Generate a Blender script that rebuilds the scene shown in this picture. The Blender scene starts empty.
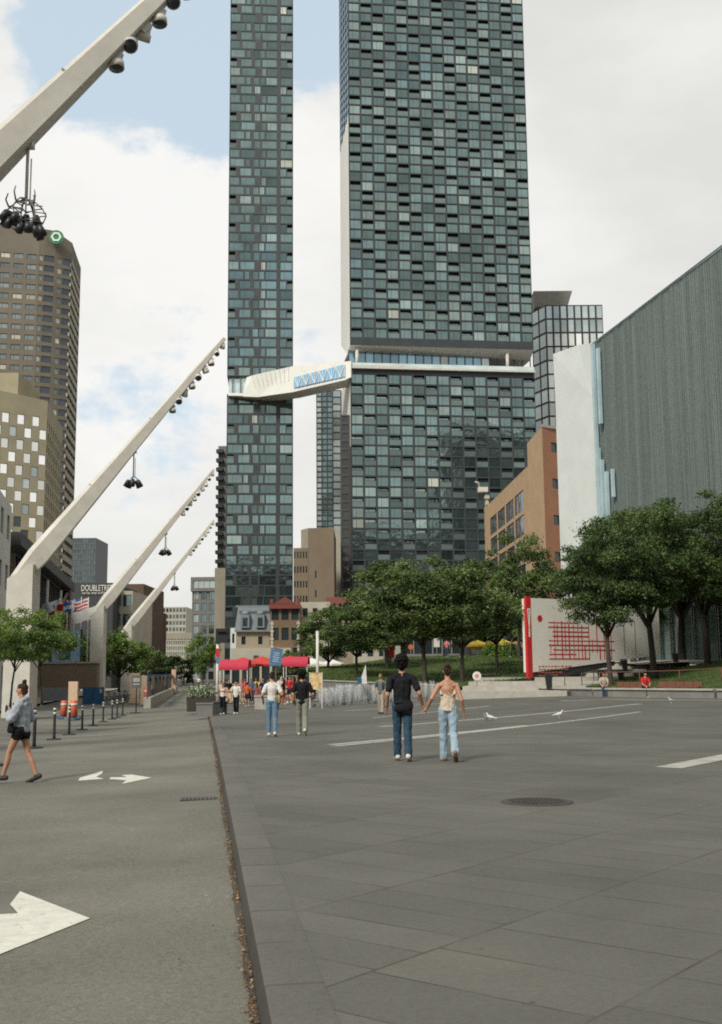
import bpy, bmesh, math, random
import numpy as np
from mathutils import Vector, Matrix, noise
random.seed(11)
SC = bpy.context.scene
COL = SC.collection
R_ = math.radians
# ------------------------------------------------------------------ camera model
FPX = 1100.0; TH = math.atan(160/1100.); RO = R_(0.5); HC = 1.55
_f = np.array([0, math.cos(TH), math.sin(TH)]); _r0 = np.array([1., 0, 0]); _u0 = np.cross(_r0, _f)
_R = math.cos(RO)*_r0 - math.sin(RO)*_u0
_U = math.cos(RO)*_u0 + math.sin(RO)*_r0
CAMP = np.array([0, 0, HC])
def ray(px, py): return _f*FPX + _R*(px-361) - _U*(py-512)
def P(px, py, D):
    d = ray(px, py); return Vector(CAMP + d*(D/d[1]))
def proj(p):
    d = np.array(p, float)-CAMP; w = d@_f
    if w <= 0.01: return (-9999, -9999)
    return (361+FPX*(d@_R)/w, 512-FPX*(d@_U)/w)
def gz(x, y):
    s = min(max((y-22)/32, 0), 1); return s*(-.5+.034*min(max(x+6.5, -4), 18))
SD = Vector((-.1415, .990, 0)).normalized()      # direction of the street
ST = Vector((.990, .1415, 0)).normalized()       # across the street, to the right
K0 = Vector((.29, 0, 0))                         # kerb line passes here
def rz(x, y):                                    # road level
    t = (Vector((x, y, 0))-K0).dot(ST)
    return gz(x, y)-.12-.025*min(max(-t, 0), 5)
def G(px, py, dz=0.0, road=False):
    d = ray(px, py); t = -HC/d[2]
    for i in range(60):
        p = CAMP+d*t
        z = (rz(p[0], p[1]) if road else gz(p[0], p[1]))+dz
        t = t+.5*((z-HC)/d[2]-t)
    return Vector(CAMP+d*t)
def XY(px, D, z=None):
    """ground point at depth D under image column px (column read at the horizon)"""
    p = P(px, 669, D); return (p.x, D, gz(p.x, D) if z is None else z)
def street(s, t, z=0.0):
    p = K0+SD*s+ST*t; p.z = z; return p
# ------------------------------------------------------------------ helpers
def link(o, parent=None):
    COL.objects.link(o)
    if parent is not None: o.parent = parent
    return o
def tag(o, label=None, cat=None, group=None, kind=None):
    if label: o['label'] = label
    if cat: o['category'] = cat
    if group: o['group'] = group
    if kind: o['kind'] = kind
    return o
def empty(name, loc, rz_=0.0, label=None, cat=None, group=None):
    o = bpy.data.objects.new(name, None); o.empty_display_size = .3
    COL.objects.link(o); o.location = loc; o.rotation_euler = (0, 0, rz_)
    return tag(o, label, cat, group)
def copy_tree(o, parent=None):
    c = o.copy(); COL.objects.link(c); c.parent = parent
    for ch in list(KIDS.get(o.name, [])): copy_tree(bpy.data.objects[ch], c)
    return c
KIDS = {}
class MB:
    def __init__(self): self.v = []; self.f = []; self.m = []; self.sm = []
    def add(self, vs, fs, m=0, smooth=False):
        b = len(self.v); self.v += [tuple(x) for x in vs]
        for q in fs: self.f.append(tuple(i+b for i in q)); self.m.append(m); self.sm.append(smooth)
    def quad(self, a, b, c, d, m=0): self.add([a, b, c, d], [(0, 1, 2, 3)], m)
    def hexa(self, p, m=0):   # 8 points: bottom 0-3 ccw, top 4-7
        self.add(p, [(3, 2, 1, 0), (4, 5, 6, 7), (0, 1, 5, 4), (1, 2, 6, 5), (2, 3, 7, 6), (3, 0, 4, 7)], m)
    def box(self, c, s, m=0, rz=0.0, M=None):
        hx, hy, hz = s[0]/2, s[1]/2, s[2]/2
        pts = [Vector((x, y, z)) for z in (-hz, hz) for x, y in ((-hx, -hy), (hx, -hy), (hx, hy), (-hx, hy))]
        if M is None: M = Matrix.Rotation(rz, 3, 'Z')
        self.hexa([tuple(M@p+Vector(c)) for p in pts], m)
    def tube(self, pts, rad, n=8, m=0, cap=True, smooth=True, sq=None):
        pts = [Vector(p) for p in pts]
        if not hasattr(rad, '__len__'): rad = [rad]*len(pts)
        vs = []; prev = None
        for i, p in enumerate(pts):
            d = (pts[min(i+1, len(pts)-1)]-pts[max(i-1, 0)]).normalized()
            if prev is None:
                a = Vector((0, 0, 1)) if abs(d.z) < .9 else Vector((1, 0, 0))
                x = d.cross(a).normalized()
            else:
                x = (prev-d*prev.dot(d)).normalized()
            prev = x; y = d.cross(x)
            for k in range(n):
                an = 2*math.pi*k/n
                vs.append(p+(x*math.cos(an)+y*math.sin(an))*rad[i])
        fs = []
        for i in range(len(pts)-1):
            for k in range(n):
                k2 = (k+1) % n
                fs.append((i*n+k, i*n+k2, (i+1)*n+k2, (i+1)*n+k))
        if cap:
            fs.append(tuple(range(n-1, -1, -1))); b = (len(pts)-1)*n; fs.append(tuple(b+k for k in range(n)))
        self.add(vs, fs, m, smooth)
    def lathe(self, prof, n=16, c=(0, 0, 0), m=0, smooth=True):
        vs = []
        for r, z in prof:
            for k in range(n):
                a = 2*math.pi*k/n; vs.append((c[0]+r*math.cos(a), c[1]+r*math.sin(a), c[2]+z))
        fs = [(i*n+k, i*n+(k+1) % n, (i+1)*n+(k+1) % n, (i+1)*n+k) for i in range(len(prof)-1) for k in range(n)]
        fs.append(tuple(range(n-1, -1, -1))); b = (len(prof)-1)*n; fs.append(tuple(b+k for k in range(n)))
        self.add(vs, fs, m, smooth)
    def build(self, name, mats, parent=None, loc=None):
        me = bpy.data.meshes.new(name); me.from_pydata(self.v, [], self.f); me.update()
        if not isinstance(mats, (list, tuple)): mats = [mats]
        for x in mats: me.materials.append(x)
        if len(mats) > 1: me.polygons.foreach_set('material_index', self.m)
        if any(self.sm): me.polygons.foreach_set('use_smooth', self.sm)
        o = bpy.data.objects.new(name, me); link(o, parent)
        if parent is not None: KIDS.setdefault(parent.name, []).append(o.name)
        if loc is not None: o.location = loc
        return o
def inst(o, parent, loc, rot=(0, 0, 0), scale=None):
    c = o.copy(); COL.objects.link(c); c.parent = parent; c.location = loc; c.rotation_euler = rot
    if scale: c.scale = scale
    if parent is not None: KIDS.setdefault(parent.name, []).append(c.name)
    return c
# ------------------------------------------------------------------ materials
MC = {}
def mat(name, col, rough=.7, metal=0.0, var=.12, scale=3.0, bump=0.0, bscale=40., spec=.5, col2=None, coord='Object', stretch=None, trans=0.0, detail=5):
    if name in MC: return MC[name]
    m = bpy.data.materials.new(name); m.use_nodes = True; nt = m.node_tree; N = nt.nodes; L = nt.links
    b = N['Principled BSDF']; b.inputs['Roughness'].default_value = rough; b.inputs['Metallic'].default_value = metal
    b.inputs['Specular IOR Level'].default_value = spec
    tc = N.new('ShaderNodeTexCoord'); src = tc.outputs[coord]
    if stretch:
        mp = N.new('ShaderNodeMapping'); mp.inputs['Scale'].default_value = stretch; L.new(src, mp.inputs['Vector']); src = mp.outputs[0]
    n = N.new('ShaderNodeTexNoise'); n.inputs['Scale'].default_value = scale; n.inputs['Detail'].default_value = detail; n.inputs['Roughness'].default_value = .65
    L.new(src, n.inputs['Vector'])
    r = N.new('ShaderNodeValToRGB'); c = Vector(col[:3])
    d = Vector(col2[:3]) if col2 else c
    r.color_ramp.elements[0].position = .3; r.color_ramp.elements[1].position = .7
    r.color_ramp.elements[0].color = (*(c*(1-var)), 1); r.color_ramp.elements[1].color = (*(d*(1+var)), 1)
    L.new(n.outputs['Fac'], r.inputs['Fac']); L.new(r.outputs['Color'], b.inputs['Base Color'])
    if bump:
        n2 = N.new('ShaderNodeTexNoise'); n2.inputs['Scale'].default_value = bscale; n2.inputs['Detail'].default_value = 4
        L.new(src, n2.inputs['Vector']); bp = N.new('ShaderNodeBump'); bp.inputs['Strength'].default_value = bump; bp.inputs['Distance'].default_value = .02
        L.new(n2.outputs['Fac'], bp.inputs['Height']); L.new(bp.outputs['Normal'], b.inputs['Normal'])
    if trans:
        t = N.new('ShaderNodeBsdfTranslucent'); L.new(r.outputs['Color'], t.inputs['Color'])
        ms = N.new('ShaderNodeMixShader'); ms.inputs[0].default_value = trans
        L.new(b.outputs[0], ms.inputs[1]); L.new(t.outputs[0], ms.inputs[2]); L.new(ms.outputs[0], N['Material Output'].inputs['Surface'])
    MC[name] = m; return m
def brick_mat(name, c1, c2, mortar, bw=.4, bh=.12, ms=.01, scale=1., rough=.85, off=.5, vert=True):
    """masonry courses: coordinates (along wall, height)"""
    if name in MC: return MC[name]
    m = mat(name, c1, rough); nt = m.node_tree; N = nt.nodes; L = nt.links; b = N['Principled BSDF']
    tc = N.new('ShaderNodeTexCoord'); sx = N.new('ShaderNodeSeparateXYZ'); L.new(tc.outputs['Object'], sx.inputs[0])
    ad = N.new('ShaderNodeMath'); ad.operation = 'ADD'; L.new(sx.outputs['X'], ad.inputs[0]); L.new(sx.outputs['Y'], ad.inputs[1])
    cx = N.new('ShaderNodeCombineXYZ'); L.new(ad.outputs[0], cx.inputs['X']); L.new(sx.outputs['Z'], cx.inputs['Y'])
    br = N.new('ShaderNodeTexBrick'); br.inputs['Scale'].default_value = scale; br.inputs['Brick Width'].default_value = bw; br.inputs['Row Height'].default_value = bh
    br.inputs['Mortar Size'].default_value = ms; br.inputs['Color1'].default_value = (*c1, 1); br.inputs['Color2'].default_value = (*c2, 1); br.inputs['Mortar'].default_value = (*mortar, 1)
    L.new(cx.outputs[0], br.inputs['Vector'])
    n = N.new('ShaderNodeTexNoise'); n.inputs['Scale'].default_value = .35; n.inputs['Detail'].default_value = 6; L.new(tc.outputs['Object'], n.inputs['Vector'])
    mr = N.new('ShaderNodeMapRange'); mr.inputs['To Min'].default_value = .78; mr.inputs['To Max'].default_value = 1.2; L.new(n.outputs['Fac'], mr.inputs['Value'])
    mx = N.new('ShaderNodeMix'); mx.data_type = 'RGBA'; mx.blend_type = 'MULTIPLY'; mx.inputs[0].default_value = 1
    L.new(br.outputs['Color'], mx.inputs[6]); L.new(mr.outputs[0], mx.inputs[7]); L.new(mx.outputs[2], b.inputs['Base Color'])
    return m
def glass(name, col, rough=.08, metal=.35, spec=.9, var=.25, wob=.004):
    if name in MC: return MC[name]
    m = mat(name, col, rough, metal, var, .12, 0, spec=spec)
    nt = m.node_tree; N = nt.nodes; L = nt.links; b = N['Principled BSDF']
    oi = N.new('ShaderNodeObjectInfo'); gp = N.new('ShaderNodeNewGeometry')
    # a blind or a curtain behind part of the panes, chosen per pane island
    wn = N.new('ShaderNodeTexWhiteNoise'); wn.noise_dimensions = '2D'
    cb = N.new('ShaderNodeCombineXYZ'); L.new(oi.outputs['Random'], cb.inputs[0]); L.new(gp.outputs['Random Per Island'], cb.inputs[1]); L.new(cb.outputs[0], wn.inputs['Vector'])
    mr = N.new('ShaderNodeMapRange'); mr.inputs['To Min'].default_value = .72; mr.inputs['To Max'].default_value = 1.35; L.new(wn.outputs['Value'], mr.inputs['Value'])
    rmp = [x for x in N if x.type == 'VALTORGB'][0]
    mx = N.new('ShaderNodeMix'); mx.data_type = 'RGBA'; mx.blend_type = 'MULTIPLY'; mx.inputs[0].default_value = 1
    L.new(rmp.outputs['Color'], mx.inputs[6]); L.new(mr.outputs[0], mx.inputs[7]); L.new(mx.outputs[2], b.inputs['Base Color'])
    n2 = N.new('ShaderNodeTexNoise'); n2.inputs['Scale'].default_value = .45; tc = N.new('ShaderNodeTexCoord'); L.new(gp.outputs['Position'], n2.inputs['Vector'])
    bp = N.new('ShaderNodeBump'); bp.inputs['Strength'].default_value = 1.0; bp.inputs['Distance'].default_value = wob*8
    L.new(n2.outputs['Fac'], bp.inputs['Height']); L.new(bp.outputs['Normal'], b.inputs['Normal'])
    return m
M_white = mat('painted_steel_white', (.57, .54, .465), .55, var=.12, scale=1.2, bump=.05)
M_whiteU = mat('lamp_shell_white', (.66, .63, .56), .5, var=.08, scale=5)
M_black = mat('black_metal', (.02, .021, .022), .45, var=.2)
M_rubber = mat('black_rubber', (.016, .017, .02), .6, var=.3, scale=12)
M_lens = mat('lamp_lens_dark', (.02, .025, .035), .1, var=.2, spec=.8)
M_conc = mat('concrete', (.36, .34, .29), .85, var=.15, scale=1.5, bump=.2)
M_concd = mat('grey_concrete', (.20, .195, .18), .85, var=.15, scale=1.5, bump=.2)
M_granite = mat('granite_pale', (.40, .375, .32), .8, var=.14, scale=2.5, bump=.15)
M_red = mat('red_paint', (.55, .03, .03), .5, var=.1)
M_dkgrey = mat('dark_grey_panel', (.045, .05, .048), .5, var=.2)
M_skin = mat('skin', (.46, .235, .14), .55, var=.06, scale=8)
M_skin2 = mat('skin_tan', (.42, .21, .12), .55, var=.06, scale=8)
# ------------------------------------------------------------------ sky and light
SUN_AZ = R_(-148)   # compass: measured from +Y towards +X; the sun stands behind and to the left of the camera
SUN_EL = R_(42)
def sky():
    w = bpy.data.worlds.new('World'); SC.world = w; w.use_nodes = True; nt = w.node_tree; N = nt.nodes; L = nt.links; N.clear()
    out = N.new('ShaderNodeOutputWorld'); bg = N.new('ShaderNodeBackground'); bg2 = N.new('ShaderNodeBackground'); mix = N.new('ShaderNodeMixShader')
    st = N.new('ShaderNodeTexSky'); st.sky_type = 'NISHITA'; st.sun_disc = False; st.sun_elevation = SUN_EL; st.sun_rotation = SUN_AZ
    st.air_density = 1.0; st.dust_density = 2.2; st.ozone_density = 1.0
    tint = N.new('ShaderNodeMix'); tint.data_type = 'RGBA'; tint.inputs[0].default_value = .7; tint.inputs[7].default_value = (5.9, 7.0, 7.7, 1)   # thin high veil
    L.new(st.outputs[0], tint.inputs[6]); L.new(tint.outputs[2], bg.inputs['Color']); bg.inputs['Strength'].default_value = .105
    tc = N.new('ShaderNodeTexCoord')
    def nz(scale, detail, rough, off=(0, 0, 0), st_=(1, 1, 1.6)):
        mp = N.new('ShaderNodeMapping'); mp.inputs['Scale'].default_value = st_; mp.inputs['Location'].default_value = off
        L.new(tc.outputs['Generated'], mp.inputs['Vector']); n = N.new('ShaderNodeTexNoise'); n.inputs['Scale'].default_value = scale
        n.inputs['Detail'].default_value = detail; n.inputs['Roughness'].default_value = rough; L.new(mp.outputs[0], n.inputs['Vector']); return n.outputs['Fac']
    def math_(op, a, b=None, clamp=False):
        x = N.new('ShaderNodeMath'); x.operation = op; x.use_clamp = clamp
        for i, q in enumerate((a, b)):
            if q is None: continue
            if isinstance(q, (int, float)): x.inputs[i].default_value = q
            else: L.new(q, x.inputs[i])
        return x.outputs[0]
    def blob(px, py, rad, amp):
        d = ray(px, py); d = d/np.linalg.norm(d)
        vm = N.new('ShaderNodeVectorMath'); vm.operation = 'DISTANCE'; L.new(tc.outputs['Generated'], vm.inputs[0]); vm.inputs[1].default_value = tuple(d)
        mr = N.new('ShaderNodeMapRange'); mr.interpolation_type = 'SMOOTHSTEP'; mr.inputs['From Min'].default_value = rad*1.25/1100.; mr.inputs['From Max'].default_value = rad*.35/1100.
        mr.inputs['To Min'].default_value = 0; mr.inputs['To Max'].default_value = amp; L.new(vm.outputs['Value'], mr.inputs['Value']); return mr.outputs[0]
    # openings of blue between the cumulus, as directions in the sky
    s = None
    for b in ((140, 10, 130, 1.15), (210, 70, 95, 1.05), (160, 90, 60, .8), (95, 60, 85, .95), (300, 5, 85, 1.1), (70, 30, 60, .7), (150, 425, 95, .33), (40, 90, 70, .35), (180, 330, 60, .25)):
        o = blob(*b); s = o if s is None else math_('MAXIMUM', s, o)
    up = N.new('ShaderNodeSeparateXYZ'); L.new(tc.outputs['Generated'], up.inputs[0])
    back = math_('LESS_THAN', up.outputs['Y'], 0.1)
    big = nz(2.2, 3, .5, (3, 1, 0)); s2 = math_('MULTIPLY', math_('MULTIPLY', back, math_('GREATER_THAN', big, .56)), .55)
    s = math_('MAXIMUM', s, s2)
    det = nz(9., 9, .62, (.3, .1, .7)); det2 = nz(3.2, 2, .5, (1.3, .4, .1))
    q = math_('ADD', s, math_('MULTIPLY', math_('SUBTRACT', det, .5), 1.9)); q = math_('ADD', q, math_('MULTIPLY', math_('SUBTRACT', det2, .5), .7))
    mr = N.new('ShaderNodeMapRange'); mr.interpolation_type = 'SMOOTHSTEP'; mr.inputs['From Min'].default_value = .26; mr.inputs['From Max'].default_value = .62; L.new(q, mr.inputs['Value'])
    # cloud brightness: sunlit tops, greyer bodies
    cr = N.new('ShaderNodeValToRGB'); e = cr.color_ramp.elements; e[0].position = .3; e[0].color = (.63, .63, .61, 1); e[1].position = .66; e[1].color = (.80, .795, .775, 1)
    cn = math_('ADD', math_('MULTIPLY', nz(5., 7, .55, (.9, 2, .2), (1, 1, 2.2)), .75), math_('MULTIPLY', blob(110, 230, 260, .15), 1.0))
    cn = math_('ADD', cn, blob(150, 300, 420, .1))
    L.new(cn, cr.inputs['Fac']); L.new(cr.outputs[0], bg2.inputs['Color']); bg2.inputs['Strength'].default_value = .98
    L.new(mr.outputs[0], mix.inputs[0]); L.new(bg2.outputs[0], mix.inputs[1]); L.new(bg.outputs[0], mix.inputs[2]); L.new(mix.outputs[0], out.inputs[0])
    sd = bpy.data.lights.new('sun', 'SUN'); sd.energy = 2.5; sd.angle = R_(13); sd.color = (1, .965, .89)
    so = bpy.data.objects.new('sun', sd); COL.objects.link(so)
    d = Vector((math.sin(SUN_AZ)*math.cos(SUN_EL), math.cos(SUN_AZ)*math.cos(SUN_EL), math.sin(SUN_EL)))
    so.rotation_euler = (-d).to_track_quat('-Z', 'Y').to_euler(); so.location = d*200
sky()
cd = bpy.data.cameras.new('camera'); cam = bpy.data.objects.new('camera', cd); COL.objects.link(cam); SC.camera = cam
cd.sensor_fit = 'VERTICAL'; cd.sensor_height = 36; cd.lens = 36*FPX/1024.; cd.clip_end = 6000; cd.clip_start = .1
Mx = Matrix((( _R[0], _U[0], -_f[0]), (_R[1], _U[1], -_f[1]), (_R[2], _U[2], -_f[2])))
cam.matrix_world = Matrix.Translation((0, 0, HC)) @ Mx.to_4x4()
SC.view_settings.view_transform = 'Standard'; SC.view_settings.look = 'None'; SC.view_settings.exposure = .27; SC.view_settings.gamma = 1
SC.view_settings.use_curve_mapping = False
SC.cycles.pixel_filter_type = 'BLACKMAN_HARRIS'; SC.cycles.filter_width = 1.9; SC.cycles.use_denoising = False; SC.cycles.use_adaptive_sampling = False
SC.cycles.max_bounces = 6; SC.cycles.diffuse_bounces = 3; SC.cycles.glossy_bounces = 3; SC.cycles.transparent_max_bounces = 48
SC.cycles.caustics_reflective = False; SC.cycles.caustics_refractive = False
# ------------------------------------------------------------------ ground
def ground_mat(name, c, speck=.35, seed=0., patch=.2, fine=260.):
    m = mat(name, c, .88, var=patch, scale=.45); nt = m.node_tree; N = nt.nodes; L = nt.links; b = N['Principled BSDF']
    rmp = [x for x in N if x.type == 'VALTORGB'][0]; tc = N.new('ShaderNodeTexCoord')
    n = N.new('ShaderNodeTexNoise'); n.inputs['Scale'].default_value = fine; n.inputs['Detail'].default_value = 3; L.new(tc.outputs['Object'], n.inputs['Vector'])
    n3 = N.new('ShaderNodeTexNoise'); n3.inputs['Scale'].default_value = 22; n3.inputs['Detail'].default_value = 8; n3.inputs['Roughness'].default_value = .8; L.new(tc.outputs['Object'], n3.inputs['Vector'])
    ad = N.new('ShaderNodeMath'); ad.operation = 'ADD'; L.new(n.outputs['Fac'], ad.inputs[0]); L.new(n3.outputs['Fac'], ad.inputs[1])
    mr = N.new('ShaderNodeMapRange'); mr.inputs['From Min'].default_value = .6; mr.inputs['From Max'].default_value = 1.4; mr.inputs['To Min'].default_value = 1-speck; mr.inputs['To Max'].default_value = 1+speck; L.new(ad.outputs[0], mr.inputs['Value'])
    mx = N.new('ShaderNodeMix'); mx.data_type = 'RGBA'; mx.blend_type = 'MULTIPLY'; mx.inputs[0].default_value = 1
    L.new(rmp.outputs['Color'], mx.inputs[6]); L.new(mr.outputs[0], mx.inputs[7]); L.new(mx.outputs[2], b.inputs['Base Color'])
    bp = N.new('ShaderNodeBump'); bp.inputs['Strength'].default_value = .5; bp.inputs['Distance'].default_value = .004; L.new(n.outputs['Fac'], bp.inputs['Height']); L.new(bp.outputs['Normal'], b.inputs['Normal'])
    return m, mx
M_asph, _ = ground_mat('asphalt', (.138, .132, .105), .6, fine=80.)
M_far, _ = ground_mat('far_ground', (.15, .145, .13), .3)
M_walk, _ = ground_mat('sidewalk_concrete', (.25, .235, .20), .25)
M_plaza, _mx = ground_mat('plaza_pavers', (.101, .098, .081), .42, patch=.16, fine=110.)
def stains(m):
    nt = m.node_tree; N = nt.nodes; L = nt.links; b = N['Principled BSDF']; src = b.inputs['Base Color'].links[0].from_socket; tc = N.new('ShaderNodeTexCoord')
    v = N.new('ShaderNodeTexVoronoi'); v.inputs['Scale'].default_value = 1.7; L.new(tc.outputs['Object'], v.inputs['Vector'])
    r = N.new('ShaderNodeMapRange'); r.inputs['From Min'].default_value = .02; r.inputs['From Max'].default_value = .035; r.inputs['To Min'].default_value = .55; r.inputs['To Max'].default_value = 1.; L.new(v.outputs['Distance'], r.inputs['Value'])
    v2 = N.new('ShaderNodeTexVoronoi'); v2.inputs['Scale'].default_value = .9; L.new(tc.outputs['Object'], v2.inputs['Vector'])
    r2 = N.new('ShaderNodeMapRange'); r2.inputs['From Min'].default_value = .012; r2.inputs['From Max'].default_value = .02; r2.inputs['To Min'].default_value = 1.9; r2.inputs['To Max'].default_value = 1.; L.new(v2.outputs['Distance'], r2.inputs['Value'])
    n = N.new('ShaderNodeTexNoise'); n.inputs['Scale'].default_value = .23; n.inputs['Detail'].default_value = 7; n.inputs['Roughness'].default_value = .6; n.inputs['Distortion'].default_value = .6; L.new(tc.outputs['Object'], n.inputs['Vector'])
    r3 = N.new('ShaderNodeMapRange'); r3.inputs['From Min'].default_value = .3; r3.inputs['From Max'].default_value = .7; r3.inputs['To Min'].default_value = .84; r3.inputs['To Max'].default_value = 1.14; L.new(n.outputs['Fac'], r3.inputs['Value'])
    for q in (r, r2, r3):
        x = N.new('ShaderNodeMix'); x.data_type = 'RGBA'; x.blend_type = 'MULTIPLY'; x.inputs[0].default_value = 1; L.new(src, x.inputs[6]); L.new(q.outputs[0], x.inputs[7]); src = x.outputs[2]
    L.new(src, b.inputs['Base Color'])
stains(M_asph)
def paver_joints(m, mx, rot, loc=(0, 0, 0), bw=.62, rh=1.29, joint=.011, contrast=.5, tone=.12, sq=.7):
    nt = m.node_tree; N = nt.nodes; L = nt.links; b = N['Principled BSDF']; tc = N.new('ShaderNodeTexCoord')
    mp = N.new('ShaderNodeMapping'); mp.inputs['Rotation'].default_value = (0, 0, rot); mp.inputs['Location'].default_value = loc; L.new(tc.outputs['Object'], mp.inputs['Vector'])
    br = N.new('ShaderNodeTexBrick'); br.inputs['Scale'].default_value = 1; br.inputs['Brick Width'].default_value = bw; br.inputs['Row Height'].default_value = rh; br.squash = sq; br.squash_frequency = 3
    br.offset = .37; br.offset_frequency = 2
    br.inputs['Mortar Size'].default_value = joint; br.inputs['Mortar Smooth'].default_value = .25
    br.inputs['Color1'].default_value = (1+tone,)*3+(1,); br.inputs['Color2'].default_value = (1-tone,)*3+(1,); br.inputs['Mortar'].default_value = (contrast, contrast*.95, contrast*.85, 1)
    # joints fade in and out with dust
    nn = N.new('ShaderNodeTexNoise'); nn.inputs['Scale'].default_value = 1.3; nn.inputs['Detail'].default_value = 4; L.new(tc.outputs['Object'], nn.inputs['Vector'])
    m2 = N.new('ShaderNodeMapRange'); m2.inputs['From Min'].default_value = .36; m2.inputs['From Max'].default_value = .6; m2.inputs['To Min'].default_value = .25; m2.inputs['To Max'].default_value = 1; L.new(nn.outputs['Fac'], m2.inputs['Value'])
    L.new(mp.outputs[0], br.inputs['Vector'])
    mx2 = N.new('ShaderNodeMix'); mx2.data_type = 'RGBA'; mx2.blend_type = 'MULTIPLY'
    L.new(m2.outputs[0], mx2.inputs[0]); L.new(mx.outputs[2], mx2.inputs[6]); L.new(br.outputs['Color'], mx2.inputs[7]); L.new(mx2.outputs[2], b.inputs['Base Color'])
paver_joints(M_plaza, _mx, R_(-51.3), (0, .12, 0)); stains(M_plaza)
M_kerb, _mk = ground_mat('kerb_granite', (.101, .098, .082), .42, fine=130.); paver_joints(M_kerb, _mk, R_(-98.1), bw=1.25, rh=50, joint=.016, loc=(0, 25, 0))
def sheet(name, ss, ts, zf, m, kind='structure'):
    mb = MB(); n = len(ts); vs = []
    for s in ss:
        for t in ts:
            p = street(s, t); vs.append((p.x, p.y, zf(p.x, p.y, t)))
    mb.add(vs, [(i*n+j, i*n+j+1, (i+1)*n+j+1, (i+1)*n+j) for i in range(len(ss)-1) for j in range(n-1)])
    o = mb.build(name, m); tag(o, kind=kind); return o
def lin(a, b, n): return [a+(b-a)*i/(n-1) for i in range(n)]
gs = MB(); gs.add([(-3000, -600, -1.3), (3000, -600, -1.3), (3000, 5000, -1.3), (-3000, 5000, -1.3)], [(0, 1, 2, 3)])
tag(gs.build('ground', M_far), kind='structure')
SS = lin(-12, 22, 12)+lin(24, 60, 19)+lin(66, 600, 12)
RW = -13.2
def walkz(x, y, t): return rz(x, y)+.12
sheet('road', SS, [RW, -9, -6, -5, -4, -3, -2, -1, -.5, 0.02], lambda x, y, t: rz(x, y), M_asph)
sheet('left_sidewalk', lin(30, 60, 16)+lin(66, 600, 12), [-70, -50, -30, RW-.3], lambda x, y, t: rz(x, y)+.10, M_walk)
sheet('left_sidewalk', lin(-12, 30, 10), [-70, -40, -20, -16], lambda x, y, t: rz(x, y)+.10, M_walk)
sheet('road_left_bay', lin(-12, 30, 10), [-16, RW], lambda x, y, t: rz(x, y), M_asph)
pz = MB()
sheet('plaza', SS[:31]+[76, 90, 140, 260, 600], [.33]+lin(1, 8, 8)+lin(10, 40, 16), lambda x, y, t: gz(x, y), M_plaza)
# granite kerb band with a rounded, battered face to the gutter
kb = MB(); prof = [(.034, -.010), (.05, -.001), (.33, .0)]
n = len(prof); vs = []
for s in SS:
    for t, dz in prof:
        p = street(s, t); vs.append((p.x, p.y, gz(p.x, p.y)+dz+(.003 if t > .1 else .003)))
kb.add(vs, [(i*n+j, i*n+j+1, (i+1)*n+j+1, (i+1)*n+j) for i in range(len(SS)-1) for j in range(n-1)], 0, True)
tag(kb.build('kerb', M_kerb), kind='structure')
M_kf, _ = ground_mat('kerb_face_stained', (.045, .04, .032), .5, patch=.4)
kf = MB(); vs = []
for s in SS:
    for t, dz in ((.0, -.14), (.018, -.04), (.034, -.008)):
        p = street(s, t); vs.append((p.x, p.y, gz(p.x, p.y)+dz))
kf.add(vs, [(i*3+j, i*3+j+1, (i+1)*3+j+1, (i+1)*3+j) for i in range(len(SS)-1) for j in range(2)], 0, True)
tag(kf.build('kerb', M_kf), kind='structure')
# dirty gutter line on the asphalt
M_gut, _ = ground_mat('gutter_dirt', (.075, .062, .045), .5, patch=.4)
def strip_pts(name, pts, m, z=.006, fn=gz, kind='structure'):
    mb = MB(); mb.add([(p[0], p[1], fn(p[0], p[1])+z) for p in pts], [tuple(range(len(pts)))]); return tag(mb.build(name, m), kind=kind)
gt = MB(); random.seed(3); vs = []; SSg = lin(1, 60, 240)
for s in SSg:
    for t in (-.025-.03*random.random(), .0):
        p = street(s, t); vs.append((p.x, p.y, rz(p.x, p.y)+.004))
gt.add(vs, [(i*2, i*2+1, i*2+3, i*2+2) for i in range(len(SSg)-1)]); tag(gt.build('gutter', M_gut), kind='structure')
# light granite strips let into the plaza
M_strip = mat('pale_paving_strip', (.36, .35, .31), .8, var=.25, scale=3, bump=.1)
def gstrip(p0, p1, w):
    p0 = Vector(p0[:2]); p1 = Vector(p1[:2]); d = (p1-p0).normalized(); nn = Vector((-d.y, d.x))*w/2
    mb = MB(); k = 12; vs = []
    for i in range(k+1):
        c = p0.lerp(p1, i/k)
        for q in (c-nn, c+nn): vs.append((q.x, q.y, gz(q.x, q.y)+.006))
    mb.add(vs, [(2*i, 2*i+1, 2*i+3, 2*i+2) for i in range(k)]); tag(mb.build('paving_strip', M_strip), kind='structure')
for a, b, w in (((380, 727), (640, 704), .30), ((330, 745), (528, 725.5), .30), ((333, 746.5), (640, 712), .22), ((668, 768), (745, 753), .45), ((372, 718), (490, 706), .25), ((345, 711), (440, 703.5), .25), ((560, 701), (740, 700.5), .5)):
    gstrip(G(*a), G(*b), w)
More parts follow.
